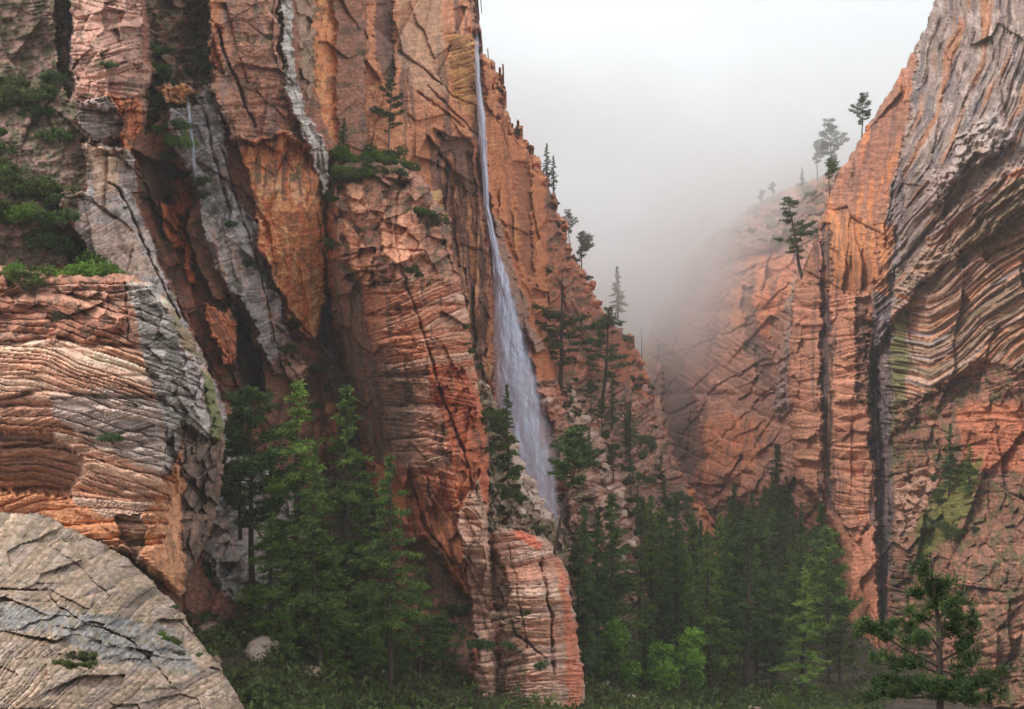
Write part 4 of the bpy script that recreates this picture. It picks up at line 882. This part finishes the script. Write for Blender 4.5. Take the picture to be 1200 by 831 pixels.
shrub(590, 578, 18, 'o', 'yellow green shrub, largest on the brushy shoulder', None); shrub(574, 484, 12, 'l', 'bright green shrub beside the upper edge of the red tower', None)
patch([(640, 430), (690, 440), (715, 500), (690, 540)], 20, 5, 11, 'odoy', 'shrub on the upper boulder slope right of the waterfall', 'shrubs of the upper boulder slope', 12)
patch([(700, 500), (740, 540), (760, 590), (715, 590), (695, 540)], 22, 6, 13, 'odoyd', 'shrub on the middle boulder slope', 'shrubs of the middle boulder slope', 22)
patch([(740, 590), (780, 620), (790, 690), (740, 680), (715, 600)], 22, 6, 13, 'odoy', 'shrub on the lower boulder slope', 'shrubs of the lower boulder slope', 23)
patch([(690, 330), (740, 400), (760, 470), (730, 480), (690, 400)], 16, 5, 10, 'dyo', 'shrub on the steep face below the foggy ridge', 'shrubs on the steep face below the foggy ridge', 24)
patch([(735, 480), (770, 520), (810, 600), (800, 660), (760, 600)], 25, 8, 15, 'dd', 'dark shrub at the shaded foot of the boulder slope', 'shrubs at the shaded foot of the boulder slope', 13)
patch([(322, 400), (372, 400), (390, 470), (360, 480), (330, 440)], 14, 6, 12, 'dool', 'green shrub on the broken slope under the orange face', 'shrubs under the orange face', 14)
patch([(770, 350), (830, 285), (900, 240), (960, 225), (930, 280), (860, 310), (790, 370)], 25, 4, 8, 'yd', 'dull shrub on the foggy crest of the far wall', 'shrubs on the crest of the far wall', 15)
patch([(1070, 560), (1146, 500), (1160, 620), (1120, 680), (1070, 640)], 18, 6, 13, 'doo', 'green shrub on the ledges of the lower right wall', 'shrubs of the lower right wall', 16)
patch([(60, 745), (110, 770), (100, 790), (60, 780)], 12, 6, 11, 'ooy', 'low shrub in the crack at the bottom left corner', 'shrubs at the bottom left corner', 17)
patch([(175, 735), (215, 750), (240, 775), (200, 770)], 12, 5, 9, 'ool', 'low green shrub on the right part of the pale slab', 'shrubs on the pale slab', 18)
shrub(203, 712, 6, 'd', 'small dark shrub near the upper edge of the pale slab', None); shrub(240, 735, 11, 'l', 'bright green shrub beside the pale slab', None)
patch([(645, 205), (670, 260), (690, 320), (740, 390), (730, 400), (660, 290)], 14, 3, 7, 'yd', 'small shrub along the foggy skyline of the waterfall wall', 'shrubs on the skyline of the waterfall wall', 19)
patch([(500, 720), (560, 700), (570, 780), (520, 780)], 10, 9, 15, 'ddo', 'dark shrub at the foot of the red tower', 'shrubs at the foot of the red tower', 20)
patch([(590, 700), (620, 720), (640, 780), (600, 780)], 6, 6, 12, 'dd', 'dark shrub in the gully of the low banded block', 'shrubs in the gully of the low banded block', 21)
for i, (poly, lb) in enumerate([([(225, 650), (290, 690), (290, 740), (230, 720)], 'dark shrub on the shaded slope under the buttress'), ([(290, 700), (430, 740), (430, 775), (300, 775)], 'dark shrub on the floor of the grove'), ([(430, 730), (560, 740), (560, 778), (430, 778)], 'dark shrub on the floor right of the grove')]):
    R = random.Random(i+50); made = []
    while len(made) < 7:
        u = R.uniform(poly[0][0], poly[1][0]); D = R.uniform(98, 114); r = R.uniform(.7, 1.4); x, y, z = at_ground(u, D)
        made.append((u, place(RD.choice(BU[R.choice('ddoy')]), (x, y, z), r, u, lb, 'shrub', lb.replace('dark shrub', 'dark shrubs'))))
    made.sort(key=lambda m: m[0])
    for k, (u, o) in enumerate(made): o['label'] = lb+(', the leftmost' if k == 0 else ', '+ORD[k]+' from left')
# brush that nobody could count on the valley floor
def undergrowth():
    R = np.random.RandomState(8); n = 6500
    D = 82+330*R.rand(n)**1.7; u = np.where(R.rand(n) < .45, R.uniform(215, 600, n), R.uniform(600, 1030, n)); x = (u-600)/F*D
    z = ground(x, D); k = noise(x/9, D/9, 3) > -.25
    x, D, z = x[k], D[k], z[k]; m = 8
    n2 = 1800; D2 = R.uniform(100, 165, n2); u2 = R.uniform(680, 1040, n2); x2 = (u2-600)/F*D2; x = np.r_[x, x2]; D = np.r_[D, D2]; z = np.r_[z, ground(x2, D2)]
    s = .5+1.0*R.rand(len(x)); C = np.stack([x, D, z], 1)[:, None]+R.randn(len(x), m, 3)*(s[:, None, None]*np.array([.55, .55, .3])); C[..., 2] += .35*s[:, None]
    co, fa = tufts(C.reshape(-1, 3), np.repeat(s*.34, m), 6, R, flat=.8, width=.26)
    o = mesh_obj('undergrowth', co, fa, OLIVE); tag(o, kind='stuff')
undergrowth()
# foreground pine
def near_pine():
    R = np.random.RandomState(77); D = 26.0; root = bpy.data.objects.new('pine_tree', None); COL.objects.link(root)
    root.location = (float(P(1100, 0, D)[0]), D, -9.5)
    def pp(u, v, dy=0): x, y, z = P(u, v, D+dy); return np.array([x, y, z])-np.array(root.location)
    paths = [([pp(1104, 1000), pp(1102, 860), pp(1101, 780), pp(1100, 730), pp(1094, 690), pp(1090, 648)], [.085, .075, .06, .045, .03, .012])]
    lim = [((1101, 782), (1062, 762), (1030, 742), (1008, 738), -.6), ((1101, 770), (1070, 742), (1046, 738), (1030, 748), .5), ((1101, 790), (1075, 778), (1050, 782), (1020, 775), -.9),
           ((1101, 775), (1122, 765), (1136, 752), (1142, 730), .5), ((1101, 785), (1120, 790), (1140, 775), (1150, 762), -.5), ((1100, 752), (1112, 742), (1128, 738), (1143, 722), .9),
           ((1099, 745), (1085, 730), (1072, 726), (1060, 728), .3), ((1098, 728), (1108, 716), (1118, 708), (1124, 700), -.4), ((1096, 715), (1084, 702), (1076, 700), (1068, 702), .4), ((1094, 700), (1100, 690), (1106, 688), (1110, 684), .2), ((1093, 688), (1086, 676), (1082, 672), (1078, 672), -.2),
           ((1101, 800), (1070, 800), (1045, 800), (1020, 806), .2), ((1101, 800), (1130, 805), (1150, 800), (1175, 790), .2), ((1101, 815), (1070, 818), (1040, 815), (1015, 822), -.5), ((1101, 815), (1130, 822), (1150, 820), (1180, 815), -.6), ((1101, 822), (1085, 815), (1060, 806), (1040, 800), .9), ((1101, 822), (1115, 812), (1135, 806), (1160, 805), .9), ((1101, 825), (1095, 815), (1090, 806), (1080, 800), -1.2), ((1101, 828), (1108, 818), (1118, 812), (1126, 806), -1.2), ((1101, 760), (1090, 745), (1080, 752), (1072, 760), -1.), ((1100, 740), (1110, 730), (1118, 728), (1124, 722), .6)]
    C = []; co, fa = tubes(paths, 8); trunk_o = mesh_obj('trunk', co, fa, BARK, root)
    for a, b, c, d, dy in lim:
        paths = []
        q = [pp(*a), pp(*b, dy*.4), pp(*c, dy*.8), pp(*d, dy)]; paths.append((q, [.026, .019, .013, .007])); q = np.array(q)
        L = np.linalg.norm(q[-1]-q[0])
        for j in range(int(7+L*10)):
            f = R.uniform(.3, 1)*3; i = min(int(f), 2); base = q[i]*(1-f+i)+q[i+1]*(f-i)
            e = base+R.randn(3)*np.array([.08, .10, .05])+np.array([0, 0, .05]); C.append(e)
            if R.rand() < .5: paths.append(([base, (base+e)/2+R.randn(3)*.01, e], [.008, .006, .004]))
        co, fa = tubes(paths, 5); mesh_obj('limb', co, fa, BARK, trunk_o)
    for j in range(22):
        f = R.rand(); e = pp(1090+f*8+R.randn()*(3+f*5), 650+f*70, R.randn()*.1); C.append(e)
    # needles in rosettes
    C = np.array(C); C = np.repeat(C, 3, 0)+R.randn(len(C)*3, 3)*.045
    co, fa = tufts(C, .085+.045*R.rand(len(C)), 20, R, flat=.8, width=.09, updir=.3); mesh_obj('crown', co, fa, leaf_mat('near_needles', (.012, .03, .012), (.10, .15, .05), .5), root)
    tag(root, 'small dark foreground pine with gnarled branches in the bottom right corner', 'tree')
near_pine()
R = random.Random(71); made = []
for i in range(22):
    u = R.uniform(690, 1010) if i % 2 else R.uniform(880, 1010); D = R.uniform(112, 150); x, y, z = at_ground(u, D)
    made.append((u, place(RD.choice(BU[R.choice('ddool')]), (x, y, z), R.uniform(1, 2), u, 'shrub', 'shrub', 'shrubs along the front of the valley floor')))
made.sort(key=lambda m: m[0])
for k, (u, o) in enumerate(made): o['label'] = 'shrub along the front edge of the valley floor, '+('the leftmost' if k == 0 else ORD[k]+' from left')
made = []
for i in range(16):
    u = R.uniform(690, 790); v = np.interp(u, [690, 790], [R.uniform(440, 560), R.uniform(560, 680)]); D = front(u, v)
    if D > 2000: continue
    x, y, z = [float(q) for q in P(u, v, D)]; h = R.uniform(28, 52)/F*D
    made.append((u, place(R.choice([firB, firC, pinC]), (x, y, z), (h/H0*1.2, h/H0*1.2, h/H0), u, 'fir', 'tree', 'small conifers on the boulder slope')))
made.sort(key=lambda m: m[0])
for k, (u, o) in enumerate(made): o['label'] = 'small conifer scattered on the boulder slope, '+('the leftmost' if k == 0 else ORD[k]+' from left')
# boulders
def boulder(u, v, r, col, label, group=None, D=None, seed=0):
    R = np.random.RandomState(seed); D = D or front(u, v)
    if D > 2000: D = float(at_ground(u, 170)[1])
    s = r/F*D; n = 22; th = np.linspace(0, math.pi, n); ph = np.linspace(0, 2*math.pi, 2*n, endpoint=False); T, Ph = np.meshgrid(th, ph, indexing='ij')
    d = np.stack([np.sin(T)*np.cos(Ph), np.sin(T)*np.sin(Ph), np.cos(T)], -1)
    rr = 1+.0*T
    for k in range(9):
        a = R.randn(3); a /= np.linalg.norm(a); rr = np.minimum(rr, (.62+.25*R.rand())/np.maximum(d@a, .05))
    rr = rr+.05*fbm(d[..., 0]*3+seed, d[..., 1]*3+d[..., 2]*2, seed, 3)
    co = (d*rr[..., None]*np.array([1.25, 1, .8])*s).reshape(-1, 3)
    i = np.arange(n*2*n).reshape(n, 2*n); j = np.roll(i, -1, 1); q = np.stack([i[:-1], i[1:], j[1:], j[:-1]], -1).reshape(-1, 4)
    o = mesh_obj('boulder', co, q, ROCK); at = o.data.color_attributes.new('pigment', 'FLOAT_COLOR', 'POINT')
    at.data.foreach_set('color', np.tile(np.r_[lin(col)*ALB, 1], (len(co), 1)).astype(np.float32).ravel())
    x, y, z = P(u, v, D); o.location = (float(x), float(y), float(z)); o.rotation_euler = (0, 0, R.rand()*6); tag(o, label, 'boulder', group); return o
G6 = 'pale boulders of the slope right of the waterfall'
Rb = random.Random(4); made_b = []
for i, (u, v, r) in enumerate([(668, 462, 7), (676, 478, 6), (684, 492, 8), (692, 510, 6), (700, 526, 9), (688, 522, 5), (708, 545, 7), (716, 560, 6), (696, 548, 5), (724, 580, 8), (712, 590, 6), (730, 602, 6), (700, 575, 7), (740, 640, 8), (726, 655, 7), (738, 690, 9), (722, 700, 7), (750, 620, 6), (650, 478, 6), (640, 470, 7)]):
    made_b.append((v, boulder(u, v, r, Rb.choice(['b8a294', 'a98672', 'b09c90']), 'pale angular boulder on the slope right of the waterfall', G6, seed=i+3)))
made_b = sorted([m for m in made_b if m[1]], key=lambda m: m[0])
for i, (v, o) in enumerate(made_b): o['label'] = 'pale angular boulder on the slope right of the waterfall, '+('the topmost' if i == 0 else ORD[i]+' from top')
0 and boulder(790, 770, 12, 'b59a8a', 'pale boulder at the bottom edge below the bright round leafy tree', None, 140, 40)
for i, (u, v, r) in enumerate([(605, 522, 5), (612, 545, 6), (622, 566, 7), (634, 588, 6), (611, 600, 6), (640, 608, 7)]):
    boulder(u, v, r, 'b09a8c', 'pale rock on the edge of the brushy shoulder below the waterfall'+(', the topmost' if i == 0 else ', '+ORD[i]+' from top'), 'pale rocks of the brushy shoulder', seed=i+60)
# ------------------------------------------------------------------ water
def water_mat():
    m = bpy.data.materials.new('falling_water'); m.use_nodes = True; t = m.node_tree; N = t.nodes; L = t.links; b = N['Principled BSDF']
    b.inputs['Base Color'].default_value = (.72, .76, .93, 1); b.inputs['Roughness'].default_value = .6
    at = N.new('ShaderNodeAttribute'); at.attribute_name = 'cover'
    tc = N.new('ShaderNodeTexCoord'); mp = N.new('ShaderNodeMapping'); mp.inputs['Scale'].default_value = (1.6, .5, .07); L.new(tc.outputs['Object'], mp.inputs[0])
    n = N.new('ShaderNodeTexNoise'); n.inputs['Scale'].default_value = 1.0; n.inputs['Detail'].default_value = 7; n.inputs['Roughness'].default_value = .65; L.new(mp.outputs[0], n.inputs[0])
    r = N.new('ShaderNodeMapRange'); L.new(n.outputs[0], r.inputs[0]); r.inputs[1].default_value = .32; r.inputs[2].default_value = .68; r.inputs[3].default_value = .25; r.inputs[4].default_value = 1.25
    mu = N.new('ShaderNodeMath'); mu.operation = 'MULTIPLY'; mu.use_clamp = True; L.new(at.outputs['Fac'], mu.inputs[0]); L.new(r.outputs[0], mu.inputs[1])
    L.new(mu.outputs[0], b.inputs['Alpha'])
    return m
WATER = water_mat()
def fall(name, rows, D0, D1, label, seed, layers=5, part='water_strand', nx=40, ny=260, bulge=1.5):
    """rows: (v, left, right, cover). Curtains of falling water one behind the other."""
    root = bpy.data.objects.new(name, None); COL.objects.link(root)
    vs = np.array([r[0] for r in rows], float); org = np.array([float(q) for q in P(rows[-1][1], rows[-1][0], D1)]); root.location = tuple(org)
    for k in range(layers):
        v = np.linspace(vs[0], vs[-1], ny); l = np.interp(v, vs, [r[1] for r in rows]); rr = np.interp(v, vs, [r[2] for r in rows]); cv = np.interp(v, vs, [r[3] for r in rows])
        s = np.linspace(0, 1, nx); S_, V_ = np.meshgrid(s, v)
        wd = (rr-l)[:, None]; q = k/max(layers-1, 1)
        w0 = l[:, None]+wd*(S_*(1-.12*k*.5)+.06*k*.5)+.06*wd*fbm(V_/26, S_*0+k*3.3, seed+k, 3)
        Dd = np.interp(v, [vs[0], vs[-1]], [D0, D1])[:, None]-bulge*np.sin(S_*math.pi)+.5*fbm(S_*5, V_/40, seed+k*7, 3)+k*1.1
        X, Y, Z = P(w0, V_, Dd); co = np.stack([X, Y, Z], -1).reshape(-1, 3)-org
        i = np.arange(nx*ny).reshape(ny, nx); f = np.stack([i[:-1, :-1], i[1:, :-1], i[1:, 1:], i[:-1, 1:]], -1).reshape(-1, 4)
        o = mesh_obj(part, co, f, WATER, root)
        ew = .30+.14*fbm(V_/18, S_*0+k*5., seed+k, 3); e = sstep(0, ew, S_)*sstep(0, ew, 1-S_)
        st = np.clip(.5+.9*fbm(S_*wd/3.2, V_/70-S_*.4, seed+k*11, 4, .6), 0, 1)
        a = np.clip(cv[:, None]*e*(.1+1.25*st**1.4), 0, 1)*np.clip((v-vs[0])/25, 0, 1)[:, None]*np.clip((vs[-1]-v)/30, 0, 1)[:, None]
        A = o.data.attributes.new('cover', 'FLOAT', 'POINT'); A.data.foreach_set('value', a.astype(np.float32).ravel())
    tag(root, label, 'waterfall'); return root
fall('waterfall', [(40, 556, 561, .5), (95, 556, 564, .9), (140, 558, 570, 1), (200, 563, 573, 1), (240, 566, 574, .9), (270, 571, 580, .95), (300, 575, 588, 1), (340, 576, 602, 1), (380, 575, 613, 1), (430, 574, 629, 1), (480, 576, 643, .8), (530, 582, 652, .6), (580, 590, 660, .5), (612, 600, 664, .4), (630, 606, 664, .3)], 207, 199, 'tall thin white waterfall spreading into a violet veil down the orange wall', 5)
fall('waterfall', [(112, 217, 221, .8), (135, 220, 224, .9), (160, 222, 227, .8), (185, 224, 230, .7), (215, 226, 231, .3)], 114.5, 114.5, 'thin little waterfall trickling down the left wall between green shrubs', 9, layers=2, nx=10, ny=80, bulge=.1)

for nm in [o.name for o in COL.objects if o.parent is None and o.type == 'EMPTY' and 'label' not in o]:      # kinds that were not planted
        o = bpy.data.objects[nm]
        for ch in list(o.children): bpy.data.objects.remove(ch)
        bpy.data.objects.remove(o)

wf = [o for o in COL.objects if o.name == 'waterfall'][0]
sm = air_plain = bpy.data.materials.new('spray_mist'); sm.use_nodes = True; t_ = sm.node_tree; t_.nodes.clear()
o_ = t_.nodes.new('ShaderNodeOutputMaterial'); v_ = t_.nodes.new('ShaderNodeVolumePrincipled'); v_.inputs['Color'].default_value = (.97, .98, 1, 1); v_.inputs['Density'].default_value = .07; t_.links.new(v_.outputs[0], o_.inputs['Volume'])
th = np.linspace(0, math.pi, 16); ph = np.linspace(0, 2*math.pi, 24, endpoint=False); T_, H_ = np.meshgrid(th, ph, indexing='ij')
for (u_, v2_, rx, rz_) in ((618, 545, 5.0, 8.0), (606, 480, 3.4, 7.0)):
    cc = np.array([float(q) for q in P(u_, v2_, 201.)])-np.array(wf.location)
    co = np.stack([np.sin(T_)*np.cos(H_)*rx, np.sin(T_)*np.sin(H_)*2.2, np.cos(T_)*rz_], -1).reshape(-1, 3)+cc
    i = np.arange(16*24).reshape(16, 24); j = np.roll(i, -1, 1); q = np.stack([i[:-1], i[1:], j[1:], j[:-1]], -1).reshape(-1, 4)
    mesh_obj('spray', co, q, sm, wf)

Rb = random.Random(44); mb = []
for i in range(14):
    u = Rb.uniform(700, 1000) if i > 5 else Rb.uniform(230, 420); D = Rb.uniform(118, 140) if u > 600 else Rb.uniform(96, 106)
    x, y, z = at_ground(u, D); o = boulder(u, 415.5-(z+.2)/D*F, Rb.uniform(.5, 1.3)/D*F, Rb.choice(['a08c80', '8c7466']), 'b', 'boulders on the valley floor', D, 80+i); mb.append((u, o))
mb.sort(key=lambda m: m[0])
for k, (u, o) in enumerate(mb): o['label'] = 'dull boulder lying in the brush of the valley floor, '+('the leftmost' if k == 0 else ORD[k]+' from left')


# ------------------------------------------------------------------ the air
def vbox(name, lo, hi, m):
    v = [(x, y, z) for x in (lo[0], hi[0]) for y in (lo[1], hi[1]) for z in (lo[2], hi[2])]
    f = [(0, 1, 3, 2), (4, 6, 7, 5), (0, 4, 5, 1), (2, 3, 7, 6), (0, 2, 6, 4), (1, 5, 7, 3)]
    me = bpy.data.meshes.new(name); me.from_pydata(v, [], f); me.materials.append(m)
    o = bpy.data.objects.new(name, me); COL.objects.link(o); return o
def air(name, dens, noise_fn=False):
    m = bpy.data.materials.new(name); m.use_nodes = True; t = m.node_tree; t.nodes.clear()
    out = t.nodes.new('ShaderNodeOutputMaterial'); pv = t.nodes.new('ShaderNodeVolumePrincipled')
    pv.inputs['Color'].default_value = (0.985, 0.99, 0.995, 1); pv.inputs['Density'].default_value = dens; pv.inputs['Anisotropy'].default_value = 0.7 if noise_fn else 0.2
    t.links.new(pv.outputs[0], out.inputs['Volume'])
    if noise_fn:
        N = t.nodes; L = t.links
        g = N.new('ShaderNodeTexCoord'); sx = N.new('ShaderNodeSeparateXYZ'); L.new(g.outputs['Object'], sx.inputs[0])
        def mr(sock, a, b, c=0, d=1):
            r = N.new('ShaderNodeMapRange'); r.interpolation_type = 'SMOOTHSTEP'; L.new(sock, r.inputs[0])
            for i, x in enumerate((a, b, c, d)): r.inputs[i+1].default_value = x
            return r.outputs[0]
        def mm(op, a, b):
            q = N.new('ShaderNodeMath'); q.operation = op
            for i, x in enumerate((a, b)):
                if isinstance(x, (int, float)): q.inputs[i].default_value = x
                else: L.new(x, q.inputs[i])
            return q.outputs[0]
        nz = N.new('ShaderNodeTexNoise'); nz.inputs['Scale'].default_value = 0.028; nz.inputs['Detail'].default_value = 3; L.new(g.outputs['Object'], nz.inputs[0])
        # thicker up-canyon and higher up
        hz = mm('ADD', sx.outputs['Z'], mm('MULTIPLY', mm('SUBTRACT', sx.outputs['Y'], 300.0), CLOUD_SLOPE))
        d = mm('MULTIPLY', mr(hz, CLOUD_LO, CLOUD_HI), mr(sx.outputs['Y'], CLOUD_Y0, CLOUD_Y1))
        d = mm('MULTIPLY', d, mr(nz.outputs[0], 0.36, 0.60, 0.08, 1.8))
        d = mm('MULTIPLY', d, mr(sx.outputs['Z'], 120.0, 60.0))
        L.new(mm('MULTIPLY', d, dens), pv.inputs['Density'])
    return m
CLOUD_SLOPE, CLOUD_LO, CLOUD_HI, CLOUD_Y0, CLOUD_Y1 = 0.22, 6.0, 62.0, 250.0, 560.0
tag(vbox('haze', (-620, -70, -75), (620, 800, 330), air('haze_air', 0.00026)), kind='stuff')
tag(vbox('low_cloud', (-150, 240, -50), (330, 740, 122), air('low_cloud', 0.026, True)), kind='stuff')
S.cycles.volume_step_rate = 1.0; S.cycles.volume_max_steps = 128
